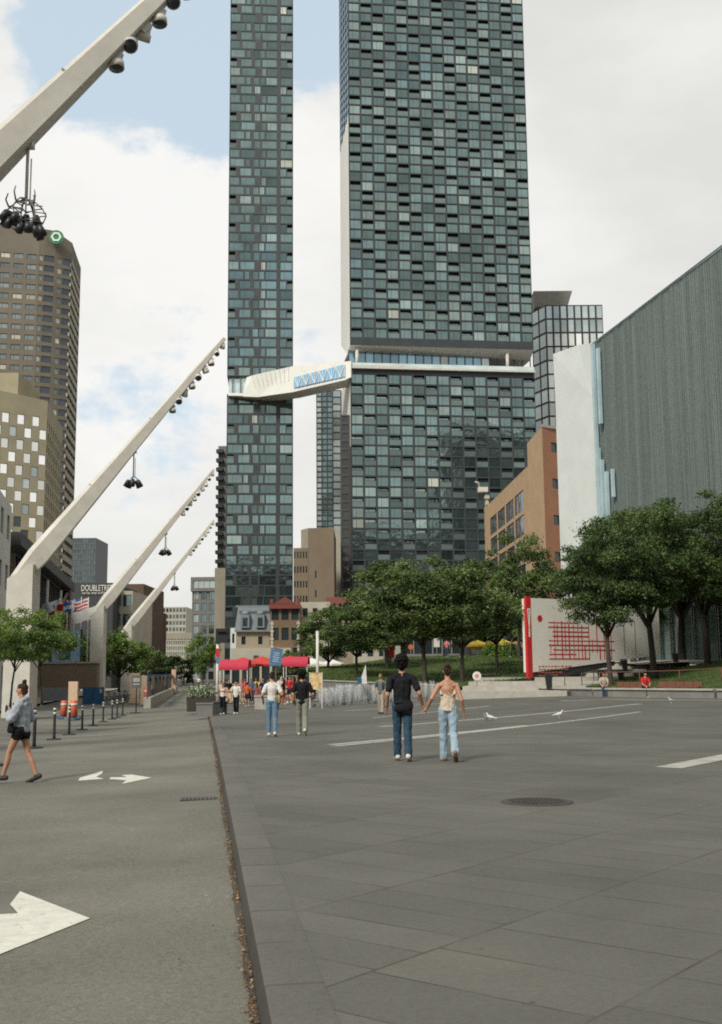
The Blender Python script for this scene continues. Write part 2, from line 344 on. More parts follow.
# painted arrows on the asphalt, worn
M_paint = mat('worn_road_paint', (.60, .58, .50), .75, var=.12, scale=9, bump=.1)
def wear(m):
    nt = m.node_tree; N = nt.nodes; L = nt.links; b = N['Principled BSDF']; tc = N.new('ShaderNodeTexCoord'); n = N.new('ShaderNodeTexNoise'); n.inputs['Scale'].default_value = 7; n.inputs['Detail'].default_value = 9; n.inputs['Roughness'].default_value = .75
    L.new(tc.outputs['Object'], n.inputs['Vector']); r = N.new('ShaderNodeValToRGB'); r.color_ramp.elements[0].position = .31; r.color_ramp.elements[1].position = .41
    L.new(n.outputs['Fac'], r.inputs['Fac']); L.new(r.outputs['Color'], b.inputs['Alpha'])
wear(M_paint)
def painted(name, pix, label_=None):
    pts = [G(x, y, road=True) for x, y in pix]
    strip_pts(name, pts, M_paint, .006, rz)
painted('road_arrow', [(90, 919), (20, 892), (10, 905), (18, 914), (-40, 917), (-60, 980), (-5, 957)])
painted('road_arrow', [(152, 778), (122, 784.2), (126, 780.6), (109, 779.4), (111, 777.6), (127, 777.4), (121, 775.6), (131, 774.8)]); painted('road_arrow', [(104, 779.2), (78, 781), (80, 778), (92, 774.5), (103, 771), (102, 774), (96, 777.2)])
# lawns, steps and the upper terrace on the right
M_lawn = mat('lawn_soil_green', (.05, .085, .02), .9, var=.4, scale=1.2, bump=.5, bscale=30)
M_grass = mat('grass_blades', (.07, .12, .028), .8, var=.35, scale=.8, col2=(.11, .15, .04), trans=.25)
def patch(name, rows, m, nu=20, nv=16, amp=.0):
    """rows: two lists of 3D points (front, back)"""
    def lp(row, u):
        x = u*(len(row)-1); i = min(int(x), len(row)-2); return Vector(row[i]).lerp(Vector(row[i+1]), x-i)
    mb = MB(); vs = []
    for j in range(nv+1):
        for i in range(nu+1):
            u, v = i/nu, j/nv; p = lp(rows[0], u).lerp(lp(rows[1], u), v)
            p.z += amp*math.sin(v*math.pi)*(1+.5*math.sin(u*9)); vs.append(tuple(p))
    mb.add(vs, [(j*(nu+1)+i, j*(nu+1)+i+1, (j+1)*(nu+1)+i+1, (j+1)*(nu+1)+i) for j in range(nv) for i in range(nu)], 0, True)
    return tag(mb.build(name, m), kind='structure'), vs
def blades(vs_fn, n, name, h=.10, label=None):
    mb = MB()
    for k in range(n):
        p = vs_fn(); a = random.random()*6.28; w = .035; hh = h*(.5+random.random()); dx, dy = math.cos(a)*w, math.sin(a)*w
        mb.add([(p.x-dx, p.y-dy, p.z-.01), (p.x+dx, p.y+dy, p.z-.01), (p.x+random.uniform(-.04, .04), p.y+random.uniform(-.04, .04), p.z+hh)], [(0, 1, 2)])
    return tag(mb.build(name, M_grass), label, 'grass', kind='stuff')
LF = [P(300, 676, 77), P(335, 682, 77), P(400, 686, 77), P(462, 687, 73), P(528, 678, 74)]
LB = [P(300, 671, 104), P(335, 667, 104), P(400, 657, 104), P(480, 655, 104), P(540, 659, 104)]
patch('lawn', (LF, LB), M_lawn, amp=.25)
RF = [P(570, 690.5, 66), P(640, 691, 62), P(722, 692, 58), P(800, 692, 56)]
RB = [P(600, 679, 78), P(640, 675, 80), P(722, 660, 82), P(800, 654, 84)]
patch('lawn', (RF, RB), M_lawn, amp=.05)
def bil(F, B, amp):
    u, v = random.random(), random.random()
    def lp(row): x = u*(len(row)-1); i = min(int(x), len(row)-2); return Vector(row[i]).lerp(Vector(row[i+1]), x-i)
    p = lp(F).lerp(lp(B), v); p.z += amp*math.sin(v*math.pi)*(1+.5*math.sin(u*9)); return p
blades(lambda: bil(LF, LB, .25), 26000, 'lawn_grass', .10, 'short green grass on the sloping lawn behind the fountain')
blades(lambda: bil(RF, RB, .05), 16000, 'lawn_grass', .09, 'short green grass between the stone ledge and the museum path')
# wide shallow steps
NS = 9
for i in range(NS):
    a, b = i/NS, (i+1)/NS
    L0 = P(455, 669, 65).lerp(P(500, 669, 95), a); L1 = P(455, 669, 65).lerp(P(500, 669, 95), b)
    R0 = P(566, 669, 63).lerp(P(690, 669, 93), a); R1 = P(566, 669, 63).lerp(P(690, 669, 93), b)
    z = .15+(i+1)*(2.15/NS)
    mb = MB(); mb.hexa([(L0.x, L0.y, -.6), (R0.x, R0.y, -.6), (R1.x, R1.y, -.6), (L1.x, L1.y, -.6), (L0.x, L0.y, z), (R0.x, R0.y, z), (R1.x, R1.y, z), (L1.x, L1.y, z)])
    tag(mb.build('stone_steps', M_granite), kind='structure')
mb = MB(); A0 = P(640, 669, 81); 
mb.add([(P(600, 669, 93).x, 93, 2.33), (P(640, 669, 80).x, 80.1, 1.9), (P(722, 669, 82).x, 82.1, 2.2), (P(800, 669, 84).x, 84, 2.3), (60, 84, 2.33), (60, 110, 2.33), (P(540, 669, 110).x, 110, 2.33)], [(0, 1, 2, 3, 4, 5, 6)])
tag(mb.build('upper_path', M_granite), kind='structure')
mb = MB(); mb.add([(-8, 104, 1.2), (45, 104, 2.2), (60, 150, 2.2), (-8, 150, 1.2)], [(0, 1, 2, 3)]); tag(mb.build('back_path', M_granite), kind='structure')
# long stone ledge
def ledge(pts, h, w, name, label, m=M_granite, deep=-.25):
    mb = MB(); r = empty(name, (0, 0, 0), 0, label, 'ledge')
    for top, hh, ww in ((0, h-.08, w*.8), (1, .08, w)):
        q = MB()
        for i in range(len(pts)-1):
            a, b = Vector(pts[i]), Vector(pts[i+1]); d = (b-a); d.z = 0; d.normalize(); nn = Vector((-d.y, d.x, 0))*ww/2
            z0 = deep if not top else h-.08
            z1 = h-.08 if not top else h
            q.hexa([a-nn+Vector((0, 0, z0)), b-nn+Vector((0, 0, z0)), b+nn+Vector((0, 0, z0)), a+nn+Vector((0, 0, z0)), a-nn+Vector((0, 0, z1)), b-nn+Vector((0, 0, z1)), b+nn+Vector((0, 0, z1)), a+nn+Vector((0, 0, z1))])
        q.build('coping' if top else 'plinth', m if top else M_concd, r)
    return r
LDG = [G(546, 695), G(600, 696.5), G(722, 698.5), G(820, 699)]
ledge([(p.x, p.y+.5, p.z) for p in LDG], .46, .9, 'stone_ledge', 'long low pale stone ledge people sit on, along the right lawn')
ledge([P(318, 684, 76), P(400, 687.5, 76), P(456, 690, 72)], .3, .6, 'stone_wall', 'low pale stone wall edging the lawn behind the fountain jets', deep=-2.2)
# ------------------------------------------------------------------ people
def hull_mesh(segs, voxel, smooth=4, noise_amp=0., nscale=9., seed=0):
    """segs: (p0, r0, p1, r1) tapered limbs; radii scalar or (x, y, z). Union by voxel remesh: one continuous surface."""
    bm = bmesh.new()
    for sg in segs:
        n0 = len(bm.verts); bm2 = bmesh.new()
        for p, r in ((sg[0], sg[1]), (sg[2], sg[3])):
            r = r if hasattr(r, '__len__') else (r, r, r)
            M_ = Matrix.Translation(Vector(p)) @ Matrix.Diagonal((r[0], r[1], r[2], 1))
            bmesh.ops.create_icosphere(bm2, subdivisions=2, radius=1, matrix=M_)
        hr = bmesh.ops.convex_hull(bm2, input=bm2.verts[:])
        bad = [v for v in hr['geom_interior'] if isinstance(v, bmesh.types.BMVert)]; bad += [v for v in hr['geom_unused'] if isinstance(v, bmesh.types.BMVert)]
        bmesh.ops.delete(bm2, geom=list(set(bad)), context='VERTS')
        me = bpy.data.meshes.new('t'); bm2.to_mesh(me); bm2.free(); bm.from_mesh(me); bpy.data.meshes.remove(me)
    bmesh.ops.recalc_face_normals(bm, faces=bm.faces[:])
    me = bpy.data.meshes.new('body'); bm.to_mesh(me); bm.free()
    o = bpy.data.objects.new('tmp', me); COL.objects.link(o)
    md = o.modifiers.new('r', 'REMESH'); md.mode = 'VOXEL'; md.voxel_size = voxel; md.use_smooth_shade = True
    if smooth: ms = o.modifiers.new('s', 'SMOOTH'); ms.factor = .5; ms.iterations = smooth
    bpy.context.view_layer.update(); ev = o.evaluated_get(bpy.context.evaluated_depsgraph_get())
    out = bpy.data.meshes.new_from_object(ev); bpy.data.objects.remove(o); bpy.data.meshes.remove(me)
    if noise_amp:
        NN = [v.normal.copy() for v in out.vertices]
        for v, nv in zip(out.vertices, NN):
            k = noise.noise(Vector(v.co)*nscale+Vector((seed, 0, 0)))*noise_amp+noise.noise(Vector((v.co.x*nscale*2.5, v.co.y*nscale*2.5, v.co.z*nscale*1.3+seed)))*noise_amp*.5
            v.co += nv*k
    out.polygons.foreach_set('use_smooth', [True]*len(out.polygons)); out.update(); return out
def ik(a, b, l1, l2, hint):
    a, b = Vector(a), Vector(b); d = b-a; L = min(d.length, (l1+l2)*.998); d.normalize(); b = a+d*L
    x = (l1*l1-l2*l2+L*L)/(2*L); h = math.sqrt(max(l1*l1-x*x, 0)); hn = Vector(hint); hn = (hn-d*hn.dot(d)).normalized()
    return a+d*x+hn*h, b
def cloth(name, col, **k): return mat('cloth_'+name, col, .85, var=k.get('var', .12), scale=k.get('scale', 14), spec=.2, bump=.2, bscale=60)
C_ = dict(black=cloth('black', (.012, .012, .015)), navy=cloth('navy', (.02, .025, .05)), denim=cloth('denim', (.032, .066, .105), var=.25), pale_denim=cloth('pale_denim', (.30, .40, .46), var=.2), mid_denim=cloth('mid_denim', (.13, .22, .31), var=.2),
          white=cloth('white', (.68, .65, .60)), cream=cloth('cream', (.60, .50, .38), var=.25, scale=22), grey=cloth('grey_marl', (.34, .37, .41), var=.2), khaki=cloth('khaki', (.24, .24, .19)), olive=cloth('olive', (.14, .155, .10)), red=cloth('red', (.55, .03, .03)), orange=cloth('orange', (.70, .16, .04)),
          pink=cloth('pink', (.60, .20, .20)), greygreen=cloth('grey_green', (.13, .15, .14)), beige=cloth('beige', (.42, .36, .28)), blue=cloth('blue', (.07, .13, .27)), yellow=cloth('yellow', (.6, .48, .08)), tan=cloth('tan', (.38, .22, .08)))
H_ = dict(black=mat('hair_black', spec=.15, col=(.008, .007, .006), rough=.7, var=.3, scale=30, bump=.6, bscale=120), brown=mat('hair_brown', spec=.15, col=(.045, .024, .014), rough=.6, var=.3, scale=30, bump=.6, bscale=120), fair=mat('hair_fair', spec=.15, col=(.20, .12, .05), rough=.6, var=.3, scale=30, bump=.6, bscale=120))
M_shoeW = mat('shoe_white', (.65, .62, .55), .6); M_shoeB = mat('shoe_dark', (.025, .02, .017), .6); M_shoeT = mat('shoe_tan', (.25, .12, .06), .6); M_eye = mat('eye', (.02, .015, .012), .2)
def person(label, loc, head, h=1.75, legs=((12, 4), (-14, 14)), hands=None, top='white', bottom='denim', topstyle='tee', botstyle='trousers', hair='brown', hairstyle='short', hdir=None, skin=None, shoe=None, female=False, hd=False, group=None, vox=None, lean=0., flare=0., sit=False, hhint=None):
    """local frame: x right, y forward, z up, unit 1.75 m tall, then scaled"""
    k = h/1.75; vox = vox or (.0075 if hd else .02); skin = skin or M_skin; shoe = shoe or M_shoeW
    e = empty('person', loc, head, label, 'person', group); e.scale = (k, k, k)
    sw = .165 if female else .19; hw = .085
    hipz = .92; J = {}; body = []; pants = []; shoes = []
    minz = 9
    for i, (th, kn) in enumerate(legs):
        sx = -1 if i == 0 else 1; a, b = R_(th), R_(th-kn)
        hip = Vector((sx*hw, 0, hipz)); kne = hip+Vector((sx*.005, math.sin(a), -math.cos(a)))*.43; ank = kne+Vector((0, math.sin(b), -math.cos(b)))*.415
        ft = R_(min(0, (th-kn))*1.0 if kn > 5 and th < kn else 0)
        if sit: ft = R_(-5)
        td = Vector((sx*.12, math.cos(ft), math.sin(ft))).normalized(); heel = ank-td*.045-Vector((0, 0, .045)); toe = ank+td*.16-Vector((0, 0, .05))
        if ft < -.05: heel = ank-td*.05+Vector((0, math.sin(ft)*.03, -.045))
        J[i] = (hip, kne, ank, heel, toe); minz = min(minz, heel.z-.03, toe.z-.022)
    for i in (0, 1):
        hip, kne, ank, heel, toe = J[i]; f = (1.17 if botstyle != 'trousers' else 1.05) if female else 1.
        body += [(hip, .078*f, kne, .05), (kne, .05, kne.lerp(ank, .35)+Vector((0, -.012, 0)), .05), (kne.lerp(ank, .35)+Vector((0, -.012, 0)), .05, ank, .033), (ank, .034, heel, .032), (heel, .032, toe, (.036, .036, .022))]
        if botstyle == 'trousers': pants += [(hip, .097*f, kne, .068+flare*.3), (kne, .068+flare*.3, ank+Vector((0, -.01, .0)), .056+flare), (ank+Vector((0, -.01, 0)), .056+flare, ank+Vector((0, -.008, -.018)), .054+flare)]
        else: pants += [(hip, .102*f, hip.lerp(kne, .3 if botstyle == 'shorts' else .75), .092)]
        shoes += [(heel+Vector((0, -.01, .005)), .046, toe+td*.02, (.05, .055, .032)), (ank+Vector((0, 0, -.02)), .045, heel+Vector((0, 0, .01)), .045)]
    body += [((-hw*.8, 0, hipz+.03), (.09, .09, .09), (hw*.8, 0, hipz+.03), (.09, .09, .09)), ((0, 0, hipz+.04), (.145, .10, .10), (0, .0, 1.10), (.115 if female else .13, .085, .06)), ((0, 0, 1.10), (.115 if female else .13, .085, .08), (0, -.005, 1.30), (.14 if female else .155, .10, .10)),
             ((-sw*.8, -.01, 1.37), (.05, .055, .045), (sw*.8, -.01, 1.37), (.05, .055, .045)), ((-sw*.75, -.012, 1.385), .042, (0, -.015, 1.455), .05), ((sw*.75, -.012, 1.385), .042, (0, -.015, 1.455), .05), ((0, -.005, 1.30), (.135, .095, .08), (0, -.01, 1.40), (.11, .07, .05)), ((0, -.01, 1.40), .058, (0, .012, 1.54), .05)]
    if female: body += [((-.06, .075, 1.27), .055, (.06, .075, 1.27), .055)]
    # head: skull, jaw, nose, ears
    hc = Vector((0, .015, 1.635))
    body += [(hc+Vector((0, -.018, .012)), (.075, .088, .092), hc+Vector((0, .012, -.01)), (.07, .078, .09)), (hc+Vector((0, .02, -.04)), (.055, .06, .05), hc+Vector((0, .055, -.085)), (.028, .022, .02)), (hc+Vector((0, .085, .01)), .010, hc+Vector((0, .106, -.026)), .013), (hc+Vector((-.077, -.005, .0)), (.01, .018, .028), hc+Vector((-.078, -.008, -.01)), (.01, .014, .026)), (hc+Vector((.077, -.005, 0)), (.01, .018, .028), hc+Vector((.078, -.008, -.01)), (.01, .014, .026)), (hc+Vector((-.018, .083, -.052)), (.012, .010, .008), hc+Vector((.018, .083, -.052)), (.012, .010, .008))]
    shirt = [((0, 0, hipz+.04), (.155, .115, .05), (0, 0, 1.10), (.128 if female else .145, .10, .06)), ((0, 0, 1.10), (.128 if female else .145, .10, .08), (0, -.005, 1.30), (.152 if female else .17, .115, .10)), ((-sw*.8, -.01, 1.365), (.062, .068, .055), (sw*.8, -.01, 1.365), (.062, .068, .055)), ((-sw*.75, -.012, 1.382), .055, (-.03, -.02, 1.432), .052), ((sw*.75, -.012, 1.382), .055, (.03, -.02, 1.432), .052), ((0, -.005, 1.30), (.15, .11, .08), (0, -.01, 1.38), (.12, .085, .06))]
    if topstyle == 'tee' and not female: shirt += [((0, 0, hipz-.04), (.158, .12, .03), (0, 0, 1.10), (.155, .115, .06)), ((0, 0, 1.10), (.155, .115, .06), (0, -.005, 1.28), (.168, .115, .08))]
    if female: shirt += [((-.06, .08, 1.27), .063, (.06, .08, 1.27), .063)]
    hands = hands or ((-.27, .12, .86), (.27, -.12, .86)); hd_pts = []
    for i in (0, 1):
        sx = -1 if i == 0 else 1; sh = Vector((sx*sw, -.01, 1.37)); hint = (sx*.4, -1, -.1) if not hhint else hhint[i]
        el, wr = ik(sh, hands[i], .29, .25, hint); body += [(sh, .050, el, .038), (el, .04, wr, .027)]
        fd = (wr-el).normalized() if not (hdir and hdir[i]) else Vector(hdir[i]).normalized(); sd = Vector((0, 0, 1)).cross(fd); sd = sd.normalized() if sd.length > .2 else Vector((0, 1, 0))
        if abs(fd.z) > .75: sd = Vector((0, 1, 0)); sd = (sd-fd*sd.dot(fd)).normalized()
        pn_ = fd.cross(sd)
        if hd:
            pc = wr+fd*.05
            for q_ in (-.6, 0, .6): body.append((wr+sd*.012*q_, .022, wr+fd*.085+sd*.032*q_, .016))
            for q_, L_ in ((-1.5, .055), (-.5, .068), (.5, .075), (1.5, .066)):
                a_ = wr+fd*.082+sd*.0205*q_; bend = pn_*(-sx)*.018; m_ = a_+fd*L_*.5+bend*.35; t_ = a_+fd*L_*.92+bend*1.3
                body += [(a_, .0095, m_, .0088), (m_, .0088, t_, .0075)]
            a_ = wr+fd*.025+sd*.026; m_ = wr+fd*.06+sd*.05; body += [(a_, .0125, m_, .0105), (m_, .0105, m_+fd*.03+sd*.006, .0085)]
        else:
            body += [(wr, .028, wr+fd*.09, (.03, .034, .03)), (wr+fd*.09, (.025, .03, .02), wr+fd*.16, (.014, .022, .016))]
            body += [(wr+fd*.03, .014, wr+fd*.07+sd*.045, .011)]
        J['w%d' % i] = wr; J['e%d' % i] = el
        if topstyle == 'tee': shirt += [(sh, .062, sh.lerp(el, .68), .064)]
        elif topstyle == 'hoodie': shirt += [(sh, .082, el, .078), (el, .078, wr.lerp(el, .12), .06), (wr.lerp(el, .12), .05, wr.lerp(el, .02), .048)]
        elif topstyle == 'sleeveless': pass
    if topstyle == 'hoodie': shirt += [((0, 0, hipz-.02), (.18, .14, .05), (0, 0, 1.2), (.185, .145, .05)), ((0, 0, 1.2), (.185, .145, .05), (0, 0, 1.33), (.175, .13, .08)), ((-.07, -.07, 1.46), .055, (.07, -.07, 1.46), .055), ((0, -.10, 1.40), (.09, .05, .08), (0, -.09, 1.48), (.08, .05, .04))]
    if topstyle == 'camisole': shirt = [((0, 0, hipz+.0), (.172, .125, .04), (0, 0, 1.10), (.136, .104, .05)), ((0, 0, 1.10), (.136, .104, .06), (0, .01, 1.21), (.15, .104, .05)), ((-.06, .08, 1.27), .066, (.06, .08, 1.27), .066), ((-.12, -.02, 1.22), (.035, .09, .03), (-.13, .0, 1.28), (.025, .06, .02)), ((.12, -.02, 1.22), (.035, .09, .03), (.13, .0, 1.28), (.025, .06, .02)), ((-.09, .05, 1.3), .012, (-.10, -.02, 1.425), .010), ((.09, .05, 1.3), .012, (.10, -.02, 1.425), .010), ((-.10, -.03, 1.425), .010, (.03, -.107, 1.2), .010)]
    if topstyle == 'tank': shirt = shirt[:2]+[((-.09, 0, 1.32), (.035, .105, .05), (-.085, -.01, 1.40), (.025, .075, .035)), ((.09, 0, 1.32), (.035, .105, .05), (.085, -.01, 1.40), (.025, .075, .035))]
    pants += [((-hw*.7, 0, hipz+.02), (.10*1.02, .108, .1), (hw*.7, 0, hipz+.02), (.10*1.02, .108, .1)), ((0, 0, hipz+.05), (.155, .112, .06), (0, 0, hipz+.10), (.148, .108, .02))]
    if botstyle == 'shorts': pants += [((0, 0, hipz), (.17, .12, .06), (0, 0, hipz-.08), (.178, .125, .03))]
    hs = []
    if hairstyle in ('short', 'bun', 'long', 'pony', 'curly'):
        hs += [(hc+Vector((0, -.03, .03)), (.083, .088, .088), hc+Vector((0, .0, .045)), (.078, .082, .07)), (hc+Vector((0, -.055, -.02)), (.07, .055, .06), hc+Vector((0, -.03, .03)), (.08, .08, .08))]
    if hairstyle == 'curly': hs = [(hc+Vector((0, -.035, .04)), (.12, .118, .108), hc+Vector((0, -.0, .07)), (.11, .11, .09)), (hc+Vector((0, -.06, -.05)), (.09, .06, .06), hc+Vector((0, -.03, .03)), (.105, .10, .09))]
    if hairstyle == 'bun': hs += [(hc+Vector((0, -.075, .085)), .042, hc+Vector((0, -.085, .095)), .044)]
    if hairstyle == 'topbun': hs = [(hc+Vector((0, -.03, .03)), (.083, .088, .088), hc+Vector((0, .0, .045)), (.078, .082, .07)), (hc+Vector((0, -.055, -.03)), (.07, .055, .07), hc+Vector((0, -.03, .03)), (.08, .08, .08)), (hc+Vector((0, -.04, .13)), .04, hc+Vector((0, -.045, .155)), .038)]
    if hairstyle == 'long': hs += [(hc+Vector((0, -.06, -.02)), (.075, .05, .06), hc+Vector((0, -.085, -.26)), (.075, .035, .05))]
    if hairstyle == 'pony': hs += [(hc+Vector((0, -.11, .03)), .03, hc+Vector((0, -.14, -.16)), .025)]
    if lean:
        Rm = Matrix.Translation((0, 0, hipz)) @ Matrix.Rotation(-R_(lean), 4, 'X') @ Matrix.Translation((0, 0, -hipz))
        def lt(s_): return [(Rm@Vector(a), ra, Rm@Vector(b), rb) if min(Vector(a).z, Vector(b).z) > hipz+.05 else (a, ra, b, rb) for a, ra, b, rb in s_]
        body, shirt, hs = lt(body), lt(shirt), lt(hs)
    dz = Vector((0, 0, -minz if not sit else 0))
    def mk(name, segs, m, amp=0., vx=None, ns=9., sm=3):
        segs = [(Vector(a)+dz, ra, Vector(b)+dz, rb) for a, ra, b, rb in segs]
        me = hull_mesh(segs, vx or vox, sm, amp, ns, seed=len(label)); me.name = name; me.materials.append(m); o = bpy.data.objects.new(name, me); link(o, e); return o
    mk('body', body, skin, vx=(.0055 if hd else vox))
    mk('shirt' if topstyle != 'hoodie' else 'hoodie', shirt, C_[top], .013 if hd else .007, ns=12.)
    mk({'trousers': 'trousers'}.get(botstyle, 'shorts'), pants, C_[bottom], .012 if hd else .006, ns=11.)
    mk('shoe', shoes[:2], shoe, 0); mk('shoe', shoes[2:], shoe, 0)
    if hs: mk('hair', hs, H_[hair], .03 if hairstyle == 'curly' else .012, ns=30 if hairstyle == 'curly' else 22)
    if hd:
        for sx in (-1, 1):
            q = MB(); q.lathe([(.001, -.008), (.007, -.005), (.009, 0), (.007, .005), (.001, .008)], 8, tuple(hc+dz+Vector((sx*.032, .083, .018)))); q.build('eye', M_eye, e)
    return e, J, dz, mk
def gp(px, py, dz=0., road=False): return G(px, py, dz, road)
# the couple holding hands, walking away
mp_ = gp(403, 761); wp_ = gp(449, 761); dirn = R_(2)
hh = (mp_+wp_)/2
e, J, dz, mk = person('curly haired man in black t-shirt and blue jeans holding the woman\'s hand', mp_, 0, 1.80, ((9, 3), (-7, 9)), ((-.27, .04, .87), (.35, .04, .91)), 'black', 'denim', 'tee', 'trousers', 'black', 'curly', skin=M_skin2, shoe=M_shoeW, hd=True, flare=.012, hhint=((-.2, -1, 0), (.15, -1, 0)), hdir=(None, (.55, .1, -.8)))
mk('waist_bag', [((-.03, -.145, .86), (.13, .045, .07), (.10, -.135, .90), (.09, .045, .09)), ((-.1, -.14, .96), (.06, .03, .02), (.14, -.12, .97), (.03, .05, .02)), ((-.04, -.13, .98), (.12, .03, .03), (.08, -.13, .80), (.10, .03, .03))], C_['black'], .004)
q = MB(); w = J['w0']+dz; q.tube([w+Vector((0, 0, .01)), w+Vector((0, 0, .04))], [.036, .036], 12); q.build('wristwatch', M_black, e)
person('woman in a cream camisole and pale jeans holding the man\'s hand', wp_, 0, 1.67, ((8, 4), (-12, 30)), ((-.39, .03, .955), (.285, .0, .875)), 'cream', 'pale_denim', 'camisole', 'trousers', 'brown', 'bun', skin=M_skin, shoe=M_shoeT, female=True, hd=True, flare=.022, hhint=((-.1, -1, 0), (.15, -1, 0)), hdir=((-.75, .1, -.65), None))
# woman crossing on the left, walking left
gw = G(19.5, 783.0, 0, True)
e, J, dz, mk = person('woman in grey hoodie and black shorts striding left, her hair in a top knot', gw, R_(82), 1.60, ((24, 10), (-14, 10)), ((-.10, .20, 1.24), (.20, .16, 1.02)), 'grey', 'black', 'hoodie', 'shorts', 'brown', 'topbun', skin=M_skin, shoe=M_shoeB, female=True, hd=True, hhint=((-.8, -.6, -.5), (.9, -1.2, -.2)))
mk('shoulder_bag', [((-.21, .10, 1.0), (.04, .06, .07), (-.22, .10, .92), (.04, .07, .05)), ((-.15, .10, 1.40), .014, (-.2, .06, 1.05), .014)], C_['black'], .003)
mk('phone', [((-.10, .25, 1.27), (.012, .03, .05), (-.10, .25, 1.33), (.012, .03, .05))], M_black)
# pair further on, seen from behind
e, J, dz, mk = person('woman in a white t-shirt and blue jeans with a brown shoulder bag, walking away', gp(272, 736.5), R_(4), 1.63, ((5, 2), (-5, 12)), ((-.25, .10, .95), (.23, .10, 1.0)), 'white', 'mid_denim', 'tee', 'trousers', 'brown', 'bun', skin=M_skin, shoe=M_shoeW, female=True, vox=.010)
mk('shoulder_bag', [((.20, -.05, 1.02), (.05, .13, .10), (.21, -.05, .92), (.05, .12, .07)), ((.12, -.03, 1.42), .014, (.2, -.06, 1.08), .014)], C_['tan'], .003)
e, J, dz, mk = person('man in black t-shirt and grey green trousers carrying a tan shoulder bag', gp(302, 735.5), R_(2), 1.68, ((10, 4), (-12, 26)), ((-.22, .06, .92), (.24, .20, 1.05)), 'black', 'khaki', 'tee', 'trousers', 'black', 'curly', skin=M_skin, shoe=M_shoeW, vox=.010, flare=.018)
mk('shoulder_bag', [((-.23, -.02, 1.08), (.05, .14, .12), (-.24, -.02, .95), (.05, .13, .08)), ((.1, -.03, 1.43), .014, (-.2, -.06, 1.1), .014)], C_['tan'], .003)
e, J, dz, mk = person('woman in a white top and black trousers facing the camera beside a man', gp(222.5, 714.5), R_(180), 1.6, ((10, 4), (-10, 10)), None, 'white', 'black', 'tank', 'trousers', 'fair', 'short', skin=M_skin, shoe=M_shoeW, female=True, vox=.014)
e, J, dz, mk = person('man in a white shirt and black trousers walking towards the camera beside the woman', gp(236, 714), R_(178), 1.66, ((8, 3), (-9, 10)), None, 'white', 'black', 'tee', 'trousers', 'black', 'short', skin=M_skin, shoe=M_shoeW, vox=.014, flare=.015)
e, J, dz, mk = person('person in grey shirt and pale trousers with backpack, beside the fountain', gp(381, 714), R_(160), 1.66, ((6, 3), (-8, 10)), ((-.24, .14, 1.0), (.24, .1, 1.0)), 'greygreen', 'beige', 'tee', 'trousers', 'fair', 'short', skin=M_skin, shoe=M_shoeB, vox=.014, flare=.02)
mk('backpack', [((0, -.16, 1.30), (.13, .06, .08), (0, -.16, 1.08), (.14, .07, .08)), ((-.11, .07, 1.36), .022, (-.12, .09, 1.12), .02), ((.11, .07, 1.36), .022, (.12, .09, 1.12), .02)], C_['navy'], .002)
# seated pair on the ledge
SIT = dict(legs=((82, 76), (78, 68)), sit=True)
def seated(label, px, D, hd_, **k):
    p = P(px, 690, D); z = gz(p.x, D)+.46-.84+.0
    return person(label, (p.x, D, z), hd_, 1.72, hands=((-.12, .34, 1.02), (.12, .36, 1.02)), vox=.014, lean=10, hhint=((-1, -.5, -1), (1, -.5, -1)), **SIT, **k)
def ledge_y(px):
    for i in range(len(LDG)-1):
        x0, x1 = proj(LDG[i])[0], proj(LDG[i+1])[0]
        if x0 <= px <= x1: return LDG[i].lerp(LDG[i+1], (px-x0)/(x1-x0)).y
    return 60
seated('person in tan top and blue jeans sitting on the ledge under the slim tree', 604, ledge_y(604)+.15, R_(172), top='beige', bottom='denim', hair='brown', hairstyle='long', shoe=M_shoeB)
seated('person in a red top sitting on the stone ledge beside the wooden bench', 645, ledge_y(645)+.15, R_(190), top='red', bottom='black', hair='black', hairstyle='short', shoe=M_shoeW)
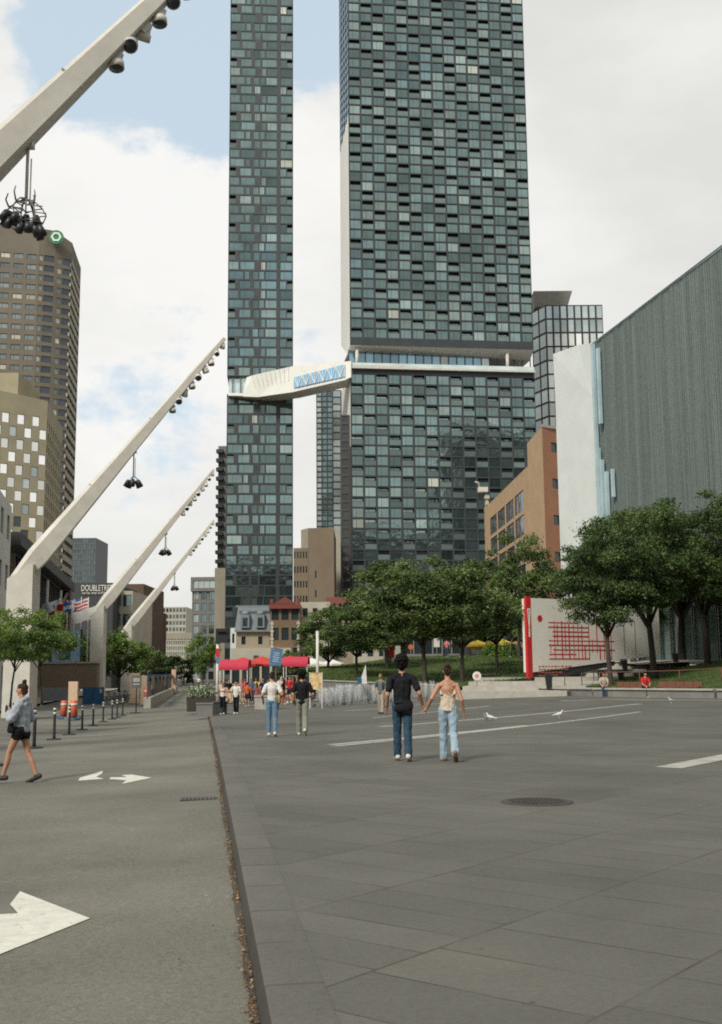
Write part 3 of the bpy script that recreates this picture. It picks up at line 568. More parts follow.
# distant crowd around the carts
person('child in an orange t-shirt and navy shorts by the left cart', XY(247.5, 69), R_(10), 1.5, ((8, 4), (-8, 8)), None, 'orange', 'navy', 'tee', 'long_shorts', 'brown', 'short', vox=.018)
person('child in a pink top near the child in orange', XY(257, 69), R_(20), 1.45, ((8, 4), (-8, 8)), None, 'pink', 'pink', 'tee', 'long_shorts', 'brown', 'long', vox=.018)
person('person in a red vest and dark shorts between the two carts', XY(289.5, 74), R_(200), 1.75, ((8, 4), (-8, 8)), None, 'red', 'navy', 'tee', 'long_shorts', 'brown', 'short', vox=.018)
CR = [(219, 84, 'white', 'denim', 'by the signal pole'), (229, 82, 'black', 'denim', 'under the left canopy'), (236, 85, 'beige', 'black', 'behind the man in the white shirt'), (242, 76, 'pink', 'beige', 'left of the child in orange'), (252, 78, 'blue', 'black', 'between the two children'), (256, 88, 'yellow', 'denim', 'behind the children'), (263, 80, 'navy', 'navy', 'directly left of the white t-shirt walker'), (260, 92, 'white', 'black', 'deep between the carts'), (268, 86, 'grey', 'denim', 'left of the white t-shirt walker\'s head'), (279, 78, 'white', 'black', 'right of the white t-shirt walker'), (283, 70, 'black', 'pink', 'close behind the white t-shirt walker'), (285, 90, 'navy', 'beige', 'under the blue board'), (293, 86, 'pink', 'denim', 'left of the black t-shirt walker'), (297, 82, 'olive', 'black', 'behind the black t-shirt walker'), (309, 80, 'beige', 'denim', 'right of the black t-shirt walker'), (312, 90, 'black', 'black', 'behind the orange poster'), (325, 88, 'white', 'black', 'left end of the lawn'), (331, 92, 'red', 'denim', 'at the left foot of the lawn'), (245, 95, 'red', 'black', 'under the leftmost red umbrella'), (272, 96, 'white', 'beige', 'under the middle red umbrella'), (303, 95, 'blue', 'denim', 'under the right red umbrella'), (224, 96, 'grey', 'black', 'behind the left cart')]
for i, (px, D_, t, b_, wh) in enumerate(CR):
    person('distant person in %s and %s, %s' % (t, b_.replace('denim', 'blue jeans'), wh), XY(px, D_), R_(random.choice((0, 20, 90, 180, 200, 270))), random.uniform(1.6, 1.82), ((random.uniform(3, 12), 4), (-8, 8)), None, t, b_, 'tee', 'trousers', random.choice(('brown', 'black', 'fair')), random.choice(('short', 'long')), vox=.022, group='distant people around the carts')
person('dark figure standing far down the street by the hoarding end', G(173.5, 686.5, 0, True), R_(10), 1.75, ((6, 4), (-6, 6)), None, 'navy', 'black', 'tee', 'trousers', 'black', 'short', vox=.022, group='distant people around the carts')
person('figure in white far down the street behind the dark figure', G(182, 685, 0, True), R_(180), 1.75, ((6, 4), (-6, 6)), None, 'white', 'beige', 'tee', 'trousers', 'fair', 'short', vox=.025, group='distant people around the carts')
person('person in a white cap standing behind the planters', G(198.5, 688, 0, True), R_(180), 1.8, ((6, 4), (-6, 6)), None, 'white', 'navy', 'tee', 'trousers', 'fair', 'short', vox=.022, group='distant people around the carts')
for i, (px, D, t, w_) in enumerate(((447, 101, 'pink', 'under the park trees near the white poster'), (462, 100, 'red', 'on the path behind the lawn'), (520, 99, 'white', 'beside the yellow parasols'), (512, 100.5, 'blue', 'walking behind the halter top woman, beyond the lawn'))):
    p = P(px, 657.5, D); person('distant person in %s %s' % (t, w_), (p.x, D, p.z), R_(90*i), 1.7, ((6, 4), (-8, 8)), None, t, 'denim', 'tee', 'trousers', 'brown', 'short', vox=.025, group='distant people behind the lawn')
# pigeons and gulls
def bird(px, py, rot, label, m):
    p = G(px, py); me = hull_mesh([((0, -.06, .13), (.05, .08, .05), (0, .05, .16), (.055, .07, .06)), ((0, .09, .18), .035, (0, .13, .26), .03), ((0, .13, .27), .03, (0, .145, .27), .026), ((0, .16, .265), .009, (0, .20, .26), .005), ((0, -.1, .13), (.035, .05, .03), (0, -.24, .10), (.03, .03, .012)), ((-.02, .0, .09), .01, (-.02, .01, .01), .008), ((.02, .0, .09), .01, (.02, .01, .01), .008), ((-.02, .01, .008), .008, (-.02, .04, .006), .006), ((.02, .01, .008), .008, (.02, .04, .006), .006)], .008, 2)
    me.name = 'bird'; me.materials.append(m); o = bpy.data.objects.new('bird', me); COL.objects.link(o); o.location = p; o.rotation_euler = (0, 0, rot); o.scale = (.9,)*3; tag(o, label, 'bird', 'birds standing on the plaza'); return o
M_bird = mat('feather_white', (.62, .61, .58), .7, var=.15, scale=30); M_bird2 = mat('feather_grey', (.16, .165, .18), .7, var=.3, scale=30)
bird(490.5, 721, R_(60), 'white bird right of the walking couple, left of two on the plaza', M_bird); bird(559, 718, R_(250), 'white bird on the pale strip left of the ledge', M_bird); bird(671, 703, R_(120), 'white bird near the long ledge under the benches', M_bird); bird(486, 721, R_(20), 'grey bird close beside the first white bird', M_bird2)
# ------------------------------------------------------------------ buildings
PANE = {}
def pane_mesh(w, h, mg, mf, mull, key):
    k = (round(w, 2), round(h, 2), mg.name, mf.name, mull)
    if k in PANE: return PANE[k]
    mb = MB(); e = min(.09, w*.06)
    mb.box((w/2, .02, h/2), (w, .04, h), 0)
    for c, s in (((w/2, -.03, e/2), (w, .06, e)), ((w/2, -.03, h-e/2), (w, .06, e)), ((e/2, -.03, h/2), (e, .06, h-2*e)), ((w-e/2, -.03, h/2), (e, .06, h-2*e))): mb.box(c, s, 1)
    for q in range(mull):
        x = w*((q+1)/(mull+1) if mull != 1 else .36); mb.box((x, -.025, h/2), (e*.9, .05, h-2*e), 1)
    me = bpy.data.meshes.new('window'); me.from_pydata(mb.v, [], mb.f); me.update(); me.materials.append(mg); me.materials.append(mf)
    me.polygons.foreach_set('material_index', mb.m); PANE[k] = (me, mb); return PANE[k]
class Bld:
    def __init__(s, name, label, base, wallmat, framemat=None, cat='building', group=None):
        s.e = empty(name, base, 0, label, cat, group); s.b = Vector(base); s.w = MB(); s.wm = wallmat; s.fm = framemat or M_black; s.wins = []; s.bal = []; s.mi = 0
    def quad(s, *p, m=None): s.w.add([Vector(q)-s.b for q in p], [(0, 1, 2, 3)], s.mi if m is None else m)
    def cell(s, A, u, n, x0, x1, z0, z1, wx0, wx1, wz0, wz1, dep, m=None):
        def pt(x, z, d=0): return A+u*x-n*d+Vector((0, 0, z))
        Q = s.quad
        Q(pt(x0, z0), pt(x1, z0), pt(wx1, wz0), pt(wx0, wz0), m=m); Q(pt(wx0, wz1), pt(wx1, wz1), pt(x1, z1), pt(x0, z1), m=m)
        Q(pt(x0, z0), pt(wx0, wz0), pt(wx0, wz1), pt(x0, z1), m=m); Q(pt(wx1, wz0), pt(x1, z0), pt(x1, z1), pt(wx1, wz1), m=m)
        a = (wx0, wz0), (wx1, wz0), (wx1, wz1), (wx0, wz1)
        for i in range(4):
            p, q = a[i], a[(i+1) % 4]; Q(pt(*p), pt(*q), pt(q[0], q[1], dep), pt(p[0], p[1], dep), m=m)
    def face(s, A, B, z0, z1, cols, rows, win=(.15, .85, .2, .85), dep=.25, gl=None, pick=None, mull=1, colw=None, kind=None):
        """windowed wall from A to B (left to right seen from outside); cols: count or list of fractions per row via callable"""
        A = Vector((A[0], A[1], 0)); B = Vector((B[0], B[1], 0)); W = (B-A).length; u = (B-A).normalized(); n = Vector((u.y, -u.x, 0)); ang = math.atan2(u.y, u.x)
        rh = (z1-z0)/rows
        for r in range(rows):
            cl = cols(r) if callable(cols) else [(i/cols, (i+1)/cols, None) for i in range(cols)]
            for ci, (f0, f1, wn) in enumerate(cl):
                x0, x1 = f0*W, f1*W; zz0 = z0+r*rh; zz1 = zz0+rh; kd = kind(r, ci) if kind else ('w' if wn is None else wn)
                if kd == 'x':
                    s.quad(*[A+u*x+Vector((0, 0, z)) for x, z in ((x0, zz0), (x1, zz0), (x1, zz1), (x0, zz1))]); continue
                wi = win(r, ci) if callable(win) else win
                if isinstance(wn, tuple): wi = wn; kd = 'w'
                if colw: e0 = e1 = colw; wx0, wx1 = x0+e0, x1-e1
                else: wx0, wx1 = x0+(x1-x0)*wi[0], x0+(x1-x0)*wi[1]
                wz0, wz1 = zz0+rh*wi[2], zz0+rh*wi[3]
                d = dep
                if kd == 'b': d = 1.3
                s.cell(A, u, n, x0, x1, zz0, zz1, wx0, wx1, wz0, wz1, d)
                g = gl if not callable(gl) else gl(r, ci)
                loc = A+u*wx0-n*d+Vector((0, 0, wz0))
                s.wins.append((loc, ang, wx1-wx0, wz1-wz0, g, mull(r, ci) if callable(mull) else mull))
                if kd == 'b':
                    s.bal.append((A+u*wx0-n*.04+Vector((0, 0, wz0)), ang, wx1-wx0, (wz1-wz0)*.55))
    def plain(s, A, B, z0, z1, m=None, zt=None):
        zt = z1 if zt is None else zt
        s.quad((A[0], A[1], z0), (B[0], B[1], z0), (B[0], B[1], zt), (A[0], A[1], z1), m=m)
    def top(s, pts, z, m=0): s.w.add([Vector((p[0], p[1], z))-s.b for p in pts], [tuple(range(len(pts)))], m)
    def parts(s, items, name, maker):
        vis = []
        for it in items:
            p = proj(it[0]); ok = -30 < p[0] < 750 and -30 < p[1] < 690
            vis.append((0 if ok else 1, (it[0]-Vector(CAMP)).length - it[2]*10, it))
        vis.sort(key=lambda q: q[:2])
        for q in vis[:100]:
            it = q[2]; me, _ = maker(it); o = bpy.data.objects.new(name, me); link(o, s.e); o.location = it[0]-s.b; o.rotation_euler = (0, 0, it[1])
            KIDS.setdefault(s.e.name, []).append(o.name)
        if len(vis) > 100:
            big = MB(); ms = []
            for q in vis[100:]:
                it = q[2]; me, mb = maker(it); rot = Matrix.Rotation(it[1], 3, 'Z'); mm = []
                for x in me.materials:
                    if x not in ms: ms.append(x)
                    mm.append(ms.index(x))
                b = len(big.v); o = it[0]-s.b; c, sn = math.cos(it[1]), math.sin(it[1])
                big.v += [(v[0]*c-v[1]*sn+o.x, v[0]*sn+v[1]*c+o.y, v[2]+o.z) for v in mb.v]
                big.f += [tuple(i+b for i in f) for f in mb.f]; big.m += [mm[i] for i in mb.m]; big.sm += [False]*len(mb.f)
            tag(big.build(name, ms, s.e), kind='stuff')
    def finish(s, wname='wall'):
        o = s.w.build(wname, s.wm, s.e)
        if s.wins: s.parts(s.wins, 'window', lambda it: pane_mesh(it[2], it[3], it[4], s.fm, it[5], None))
        if s.bal:
            def mk(it):
                k = ('bal', round(it[2], 2), round(it[3], 2))
                if k not in PANE:
                    mb = MB(); w, h = it[2], it[3]; mb.box((w/2, -.02, h/2), (w, .05, h), 0); mb.box((w/2, -.03, h+.03), (w+.06, .1, .07), 1)
                    me = bpy.data.meshes.new('balcony'); me.from_pydata(mb.v, [], mb.f); me.update(); me.materials.append(G_rail); me.materials.append(M_dkgrey); me.polygons.foreach_set('material_index', mb.m); PANE[k] = (me, mb)
                return PANE[k]
            s.parts(s.bal, 'balcony', mk)
        return s.e
G_t = [glass('tower_glass', (.19, .265, .26), metal=.88), glass('tower_glass_pale', (.30, .38, .35), metal=.85), glass('tower_glass_dark', (.14, .20, .19), metal=.88)]
G_curt = glass('curtain_glass', (.42, .44, .37), .2, .1)
G_rail = glass('rail_glass', (.13, .18, .165), .2, .3)
G_blue = glass('blue_glass', (.22, .36, .44), .1, .5)
G_dark = glass('dark_glass', (.035, .05, .055), .08, .2)
G_pale = glass('pale_glass', (.45, .52, .50), .1, .4)
G_bright = glass('painted_sky_glass', (.80, .82, .77), .15, .15, var=.05)  # white sky reflection put into a pale, mostly diffuse pane colour
def tglass(r, c):
    q = random.random(); return G_t[0] if q < .60 else G_t[1] if q < .80 else G_t[2] if q < .985 else G_curt
def prism_pts(A, B, depth):
    A = Vector((A[0], A[1], 0)); B = Vector((B[0], B[1], 0)); u = (B-A).normalized(); n = Vector((-u.y, u.x, 0))
    return A, B, B+n*depth, A+n*depth
def pz_(px, py, D): return P(px, py, D).z
ZB = -.8
M_fr2 = mat('tower_cladding', (.033, .040, .041), .5, var=.2, scale=.4)
M_fr1 = mat('slim_tower_cladding', (.040, .047, .046), .5, var=.25, scale=.5)
M_brownp = mat('brown_panel', (.06, .05, .04), .55, var=.2)
# ---- wide tower, two stacked blocks with a glazed gap
A2 = P(350, 341, 300); B2 = P(533, 332, 306.4)
A, B, C, D_ = prism_pts(A2, B2, 24)
zl1 = pz_(350, 369, 300); zu0 = pz_(350, 345, 300); ztop = 218.
t2 = Bld('wide_glass_tower', 'wide dark glass tower of two stacked blocks, at the right end of the sky bridge', (A.x, A.y, ZB), [M_fr2, mat('bridge_white', (.78, .77, .70), .5, var=.06, scale=.3), M_concd], M_fr2)
rp = 2.93
kb2 = lambda r, c: 'b' if (c+r+(1 if r % 7 > 4 else 0)) % 3 == 0 else 'w'
nl = int((zl1-2-ZB)/rp)
t2.face(A, B, zl1-1.2-nl*rp, zl1-1.2, 15, nl, (.09, .97, .06, .94), .22, tglass, mull=1, kind=kb2)
t2.plain(A, B, ZB, zl1-1.2-nl*rp); t2.plain(A, B, zl1-1.2, zl1)
t2.plain(B, C, ZB, zl1); t2.plain(D_, A, ZB, zl1-22); t2.plain(D_, A, zl1-22, zl1, 1); t2.top([A, B, C, D_], zl1)
nu = int((ztop-zu0-2.2)/rp)
t2.face(A, B, zu0+2.2, zu0+2.2+nu*rp, 15, nu, (.09, .97, .06, .94), .22, tglass, mull=1, kind=kb2)
t2.plain(A, B, zu0, zu0+2.2)
t2.plain(B, C, zu0, zu0+2.2+nu*rp); t2.top([A, B, C, D_], zu0+2.2+nu*rp)
# left flank of the upper block: bright glass, its foot cut back as a white slope
zf = zu0+7
t2.face(D_, A, zf+62, zu0+2.2+nu*rp, 4, 22, (.05, .95, .08, .95), .1, G_blue, mull=0); t2.plain(D_, A, zf, zf+62, 1)
Am = A.lerp(D_, .35)
t2.quad((A.x, A.y, zu0), (A.x, A.y, zf), (D_.x, D_.y, zf), (Am.x, Am.y, zu0), m=1)
# soffit slopes up to the rear on the left and down on the right
nin = (D_-A).normalized()
t2.quad((A.x, A.y, zu0), (B.x, B.y, zu0), (B.x+nin.x*4, B.y+nin.y*4, zu0-2.0), (A.x+nin.x*4, A.y+nin.y*4, zu0-.6), m=1)
t2.quad((A.x+nin.x*4, A.y+nin.y*4, zu0-.6), (B.x+nin.x*4, B.y+nin.y*4, zu0-2.0), (C.x, C.y, zu0-1.2), (D_.x, D_.y, zu0-.1), m=1)
t2e = t2.finish()
# gap storey: set-back glazing, slab edge, pale columns
def rel(o, pts): return [Vector(p)-Vector(o.location) for p in pts]
gm = MB(); sb = MB(); base2 = Vector(t2e.location)
Ai, Bi = A+nin*4, B+nin*4; ub = (B-A).normalized(); Wb = (B-A).length
k = 22
for i in range(k):
    a = Ai+ub*(Wb*i/k+.15); b = Ai+ub*(Wb*(i+1)/k-.15)
    if i in (17,18,19,20,21): continue
    gm.quad(*rel(t2e, [(a.x, a.y, zl1), (b.x, b.y, zl1), (b.x, b.y, zu0-.15), (a.x, a.y, zu0-.15)]), 0 if random.random() < .6 else 1)
gm.build('lounge_window', [G_blue, G_pale], t2e)
for i in range(k+1):
    a = Ai+ub*(Wb*i/k); sb.box(Vector((a.x, a.y, (zl1+zu0)/2))-base2-nin*.1, (.25, .3, zu0-zl1-.2), 0, math.atan2(ub.y, ub.x))
sb.build('lounge_mullion', M_dkgrey, t2e)
for f in (.04, .86): cl = MB(); c = A+ub*Wb*f+nin*1.4; cl.lathe([(.5, zl1), (.5, zu0-.1)], 12, (c.x-base2.x, c.y-base2.y, -base2.z)); cl.build('column', M_white, t2e)
sl = MB()
for f0, f1, th in ((0, .30, .9), (.30, .86, .55), (.86, 1., .5)):
    a = A+ub*Wb*f0-nin*1.1; sl.box(((a+ub*Wb*(f1-f0)/2+nin*1.2).x-base2.x, (a+ub*Wb*(f1-f0)/2+nin*1.2).y-base2.y, zl1+th/2+.01-base2.z), (Wb*(f1-f0), 2.4, th), 0, math.atan2(ub.y, ub.x))
sl.build('slab_edge', M_white, t2e)
rl = MB(); a = A+ub*Wb*.5-nin*.05; rl.box((a.x-base2.x, a.y-base2.y, zl1+1.35-base2.z), (Wb, .06, 1.1), 0, math.atan2(ub.y, ub.x)); rl.build('balustrade', G_pale, t2e)
# ---- slim tower
A1 = P(227, 390, 318); B1 = P(293, 390, 319.5)
A, B, C, D_ = prism_pts(A1, B1, 22)
t1 = Bld('slim_glass_tower', 'tall slim dark glass tower at the left end of the sky bridge', (A.x, A.y, ZB), [M_fr1, M_brownp], M_fr1)
W_ = ('w'); X_ = 'x'
PT = [[(0, .115, 'b'), (.115, .16, 'x'), (.16, .36, W_), (.36, .385, 'x'), (.385, .49, W_), (.49, .76, W_), (.76, .79, 'x'), (.79, .9, W_), (.9, 1, 'b')],
      [(0, .25, W_), (.25, .33, W_), (.33, .37, 'x'), (.37, .47, W_), (.47, .56, W_), (.56, .76, W_), (.76, .79, 'x'), (.79, 1, W_)],
      [(0, .17, W_), (.17, .42, W_), (.42, .5, 'x'), (.5, .58, W_), (.58, .76, W_), (.76, .79, 'x'), (.79, 1, W_)]]
def cols1(r): return PT[r % 3] if r < 60 else PT[0]
zt1 = 216.; zg0, zg1 = pz_(228, 394, 318), pz_(228, 376, 318)
r1 = 3.0; n1 = int((zg0-ZB)/r1)
t1.face(A, B, zg0-n1*r1, zg0, cols1, n1, (.06, .94, .08, .93), .2, tglass, mull=1); t1.plain(A, B, ZB, zg0-n1*r1)
n2 = int((zt1-zg1)/r1); t1.face(A, B, zg1, zg1+n2*r1, cols1, n2, (.06, .94, .08, .93), .2, tglass, mull=1)
ztt = zg1+n2*r1
t1.plain(B, C, ZB, zg0); t1.plain(B, C, zg1, ztt); t1.face(D_, A, ZB, zg0, 4, 30, (.1, .9, .1, .9), .2, G_t[2]); t1.face(D_, A, zg1, ztt, 4, 38, (.1, .9, .1, .9), .2, G_t[2]); t1.top([A, B, C, D_], ztt); t1.top([A, B, C, D_], zg0); t1.top([A, B, C, D_], zg1)
t1e = t1.finish()
ui = (B-A).normalized(); ni = (D_-A).normalized(); b1 = Vector(t1e.location); W1 = (B-A).length
gl = MB(); a = A+ui*W1*.5+ni*1.2; gl.box((a.x-b1.x, a.y-b1.y, (zg0+zg1)/2-b1.z), (W1-1, .3, zg1-zg0-.1)); gl.build('gap_window', G_pale, t1e)
gf = MB()
for f in (.08, .2, .33, .6, .85): a = A+ui*W1*f+ni*.8; gf.box((a.x-b1.x, a.y-b1.y, (zg0+zg1)/2-b1.z), (.3, .5, zg1-zg0-.2))
gf.build('mullion', M_concd, t1e)
# ---- sky bridge between the two towers
M_brw = mat('bridge_white', (.78, .77, .70), .5, var=.06, scale=.3)
def off(p, v): return Vector(p)+v
pa = [P(243, 396.5, 315.6), P(258, 397, 315), P(293, 392, 309), P(345, 380, 299), P(351, 377, 298.5)]
pb = [P(246.5, 377.5, 315.6), P(252, 375.5, 315), P(293, 366, 309), P(345, 361.5, 299), P(351, 361, 298.5)]
sb_ = empty('sky_bridge', pa[1], 0, 'white enclosed sky bridge joining the two glass towers', 'bridge')
bb = Vector(sb_.location); ck = Vector((1.5, 7, 0))
br = MB()
for i in range(4):
    br.hexa([pa[i]-bb, pa[i+1]-bb, pa[i+1]+ck-bb, pa[i]+ck-bb, pb[i]-bb, pb[i+1]-bb, pb[i+1]+ck-bb, pb[i]+ck-bb])
br.build('bridge_shell', M_brw, sb_)
ls = MB(); l0, l1 = P(228, 395.5, 315.8)-bb, P(247, 396, 315.5)-bb; ls.hexa([l0, l1, l1+Vector((0, 3, 0)), l0+Vector((0, 3, 0)), l0+Vector((0, 0, .8)), l1+Vector((0, 0, .8)), l1+Vector((0, 3, .8)), l0+Vector((0, 3, .8))]); ls.build('landing_slab', M_brw, sb_)
q0, q1 = P(294, 388, 308.6), P(344.5, 377, 299); q2, q3 = P(294, 377.5, 308.6), P(344.5, 364.5, 299)
bw = MB(); bm_ = MB(); up = Vector((0, -.18, 0))
bw.quad(*[x+up-bb for x in (q0, q1, q3, q2)])
for i in range(13):
    f = i/12; lo = q0.lerp(q1, f)+up*1.6; hi = q2.lerp(q3, f)+up*1.6; bm_.tube([lo-bb, hi-bb], .13, 4, smooth=False)
    if i < 12:
        lo2 = q0.lerp(q1, (i+1)/12)+up*1.6; hi2 = q2.lerp(q3, (i+1)/12)+up*1.6
        bm_.tube([(lo if i % 2 else hi)-bb, (hi2 if i % 2 else lo2)-bb], .16, 4, smooth=False)
bw.build('bridge_glazing', glass('bridge_glass', (.16, .36, .55), .15, .2), sb_); bm_.build('bridge_bracing', M_brw, sb_)
sl2 = MB()
for i in range(9):
    f = i/9; lo = pa[1].lerp(pa[2], f)+up*1.2; hi = pb[1].lerp(pb[2], f)+up*1.2; lo = lo.lerp(hi, .15); sl2.tube([lo.lerp(hi, .35)-bb, hi-bb], .06, 4, smooth=False)
sl2.build('fin', M_brw, sb_)
# ---- generic block
def block(name, label, px0, px1, ytop, D, depth, wm, fm=None, rot=0., cols=6, rows=8, win=(.2, .8, .25, .8), gl=None, side=False, zb=ZB, z0=None, pick=None, dep=.25, mull=1, kind=None, capm=0, cat='building', left=None, sidecols=3, yr=None):
    yr = yr or (ytop+620)/2
    a = P(px0, 669, D); b = P(px1, 669, D*(1+rot)); zt = pz_((px0+px1)/2, ytop, D)
    xa = P(px0, yr, D).x; xb = P(px1, yr, D*(1+rot)).x
    A, B, C, E_ = prism_pts((xa, D), (xb, D*(1+rot)), depth)
    bl = Bld(name, label, (xa, D, zb), wm, fm, cat)
    z0 = zb if z0 is None else z0
    if rows: bl.face(A, B, z0, zt, cols, rows, win, dep, gl or G_dark, mull=mull, kind=kind)
    else: bl.plain(A, B, z0, zt)
    if z0 > zb: bl.plain(A, B, zb, z0)
    if side == 'r' and rows: bl.face(B, C, z0, zt, sidecols, rows, win, dep, gl or G_dark, mull=mull); bl.plain(B, C, zb, z0) if z0 > zb else None
    else: bl.plain(B, C, zb, zt)
    if side == 'l' and rows: bl.face(E_, A, z0, zt, sidecols, rows, win, dep, gl or G_dark, mull=mull)
    else: bl.plain(E_, A, zb, zt)
    bl.plain(C, E_, zb, zt); bl.top([A, B, C, E_], zt, capm)
    bl.A, bl.B, bl.C, bl.E, bl.zt = A, B, C, E_, zt
    return bl
M_beige = mat('beige_render', (.30, .27, .20), .85, var=.12, scale=.25)
M_beige2 = mat('pale_stone', (.42, .39, .31), .85, var=.12, scale=.3)
M_brown = mat('brown_stone', (.19, .145, .095), .85, var=.14, scale=.15)
M_brown2 = mat('dark_brown_brick', (.10, .065, .042), .85, var=.2, scale=.3)
M_tan = mat('olive_tan_stone', (.34, .30, .195), .85, var=.14, scale=.2)
M_taupe = mat('taupe_stone', (.175, .15, .112), .85, var=.14, scale=.15)
M_dk = mat('charcoal_cladding', (.035, .037, .04), .6, var=.15)
# blue glass tower seen through the gap
b = block('blue_glass_tower', 'pale blue glass tower seen in the gap between the two dark towers', 316.5, 333, 391, 430, 14, M_dkgrey, rot=0., cols=3, rows=52, win=(.06, .94, .12, .94), gl=lambda r, c: G_pale if c == 0 else G_t[0], mull=0); b.finish()
b = block('pale_glass_tower', 'narrow pale green glass shaft directly left of the wide tower', 332.5, 342, 390, 340, 10, M_concd, rows=40, cols=1, win=(.08, .92, .06, .96), gl=lambda r, c: G_pale, mull=0); b.finish()
b = block('beige_column_building', 'narrow beige stone shaft at the left foot of the wide tower', 333, 343, 530, 318, 10, M_beige2, rows=0); b.finish()
b = block('dark_flank_building', 'dark narrow service block at the foot of the wide tower', 340.5, 351, 415, 301.5, 16, M_brownp, rows=30, cols=1, win=(.2, .8, .2, .9), gl=G_dark); b.finish()
# brown and beige office block
b = block('brown_office_block', 'brown office block with a curved beige wing between the dark towers', 308, 334, 528, 285, 24, [M_brown, M_beige], cols=4, rows=8, win=(.1, .3, .35, .75), gl=G_dark, kind=lambda r, c: 'w' if (c == 1 and 1 < r < 6) else 'x', z0=ZB); b.plain(b.A+Vector((-2, 3.5, 0)), b.A, ZB, b.zt, 1)
wz = pz_(300, 548, 285)
xw = P(293.5, 600, 285).x; b.face((xw, 285), (b.A.x, 284.9), ZB, wz, 5, 9, (.2, .75, .3, .75), .3, G_dark, mull=0); b.top([(xw, 285), (b.A.x, 285), (b.A.x, 305), (xw, 305)], wz); b.finish()
# lattice tower right
b = block('grid_glass_tower', 'glass tower with a dark grid facade behind the white museum end wall', 546, 603.5, 305, 330, 22, [mat('grid_steel', (.035, .037, .035), .6)], rot=0.0, cols=8, rows=26, win=(.15, .98, .04, .97), gl=lambda r, c: G_pale if r > 23 else (G_bright if r > 15 else G_t[2]), mull=0, dep=.2, left=True, yr=335)
b.face((b.A.x-3.2, 337), (b.A.x, 330.02), ZB, b.zt, 2, 26, (.05, .95, .06, .95), .1, G_pale, mull=0)
b.finish()
b = MB(); q = P(535, 301, 336); q2 = P(572, 301, 336); z1, z2 = pz_(550, 307, 336), pz_(550, 292, 336)
b.hexa([(q.x, 336, z1), (q2.x-1.5, 336, z1), (q2.x-1.5, 350, z1), (q.x, 350, z1), (q.x-.5, 335, z2), (q2.x, 335, z2), (q2.x, 351, z2), (q.x-.5, 351, z2)])
tag(b.build('rooftop_parapet_block', M_conc), 'flared concrete rooftop block above the grid glass tower', 'rooftop block')
# ---- orange brick building
M_brick = brick_mat('orange_brick', (.46, .30, .165), (.40, .25, .135), (.40, .31, .21), .5, .16, .02)
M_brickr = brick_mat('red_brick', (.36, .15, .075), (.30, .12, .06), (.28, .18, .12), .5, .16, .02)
Dc = 150.; xc = P(545, 520, Dc).x; Df = 204.; xf = P(484.5, 520, Df).x
Cn = Vector((xc, Dc, 0)); Fn = Vector((xf, Df, 0))
ob = Bld('orange_brick_building', 'orange brick warehouse with tall dark windows between the trees and the white end wall', (xc, Dc, ZB), [M_brick, M_brickr, M_conc, M_white], M_dk)
zc = pz_(545, 427, Dc); zs = pz_(531, 466, 161.); Sn = Fn.lerp(Cn, (204-161.)/(204-150.)); zfar = pz_(485, 488, 204)
xr = P(566, 520, 152).x; Rn = Vector((xr, 152.5, 0))
rr = 8; rhh = 3.75
# far wing, windows in pairs
fl = (Sn-Fn).length
ob.face(Fn, Sn, ZB, ZB+rhh*rr, lambda r: [(0, .14, 'x'), (.14, .335, (.07, .93, .07, .9)), (.335, .53, (.07, .93, .07, .9)), (.53, .72, (.07, .93, .07, .9)), (.72, .92, (.07, .93, .07, .9)), (.92, 1, 'x')] if r < 8 else [(0, 1, 'x')], rr, dep=.12, gl=G_dark, mull=1)
ob.plain(Fn, Sn, ZB+rhh*rr, zs)
ob.plain(Sn, Cn, ZB, zc)
ob.face(Cn, Rn, ZB, zc, lambda r: [(0, .38, 'x'), (.38, .82, (0.1, .9, .35, .62)), (.82, 1, 'x')], 7, dep=.3, gl=G_dark, mull=0)
ob.plain(Rn, Rn+Vector((0, 60, 0)), ZB, zc, 1)
ob.plain(Sn+Vector((12, 0, 0)), Sn, zs, zc); ob.top([Cn, Rn, Rn+Vector((-1, 12, 0)), Sn], zc); ob.top([Sn, Sn+Vector((12, 0, 0)), Fn+Vector((14, 0, 0)), Fn], zs)
obe = ob.finish()
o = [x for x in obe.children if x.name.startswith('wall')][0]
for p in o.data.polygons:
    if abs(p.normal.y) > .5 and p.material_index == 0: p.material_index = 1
ob_b = Vector(obe.location); cp = MB(); qn = MB()
cp.hexa([Vector(v)-ob_b for v in [(Cn.x-.25, Cn.y-.25, zc), (Rn.x+.2, Rn.y-.25, zc), (Rn.x+.2, Rn.y+1, zc), (Cn.x+.6, Cn.y+1, zc), (Cn.x-.25, Cn.y-.25, zc+.4), (Rn.x+.2, Rn.y-.25, zc+.4), (Rn.x+.2, Rn.y+1, zc+.4), (Cn.x+.6, Cn.y+1, zc+.4)]])
cp.build('coping', M_conc, obe)
qn.box((Fn.x-ob_b.x+.5, Fn.y-ob_b.y+.1, 17.9), (.5, 1.2, 34.5)); 
for i in range(30): qn.box((Fn.x-ob_b.x+.5, Fn.y-ob_b.y, 1.2+i*1.15), (.9 if i % 2 else .6, 1.6, .62), 0)
qn.build('quoins', M_beige2, obe)
hn = MB(); hp = P(483, 488, 203); hn.box(Vector((hp.x, 203.5, hp.z-.3))-ob_b, (1.8, 1.6, .9)); hn.tube([Vector((hp.x-.6, 203, hp.z))-ob_b, Vector((hp.x-.9, 202.8, hp.z+1.0))-ob_b, Vector((hp.x-1.5, 202.6, hp.z+1.1))-ob_b], .16, 6)
hn.build('roof_vent', M_white, obe)
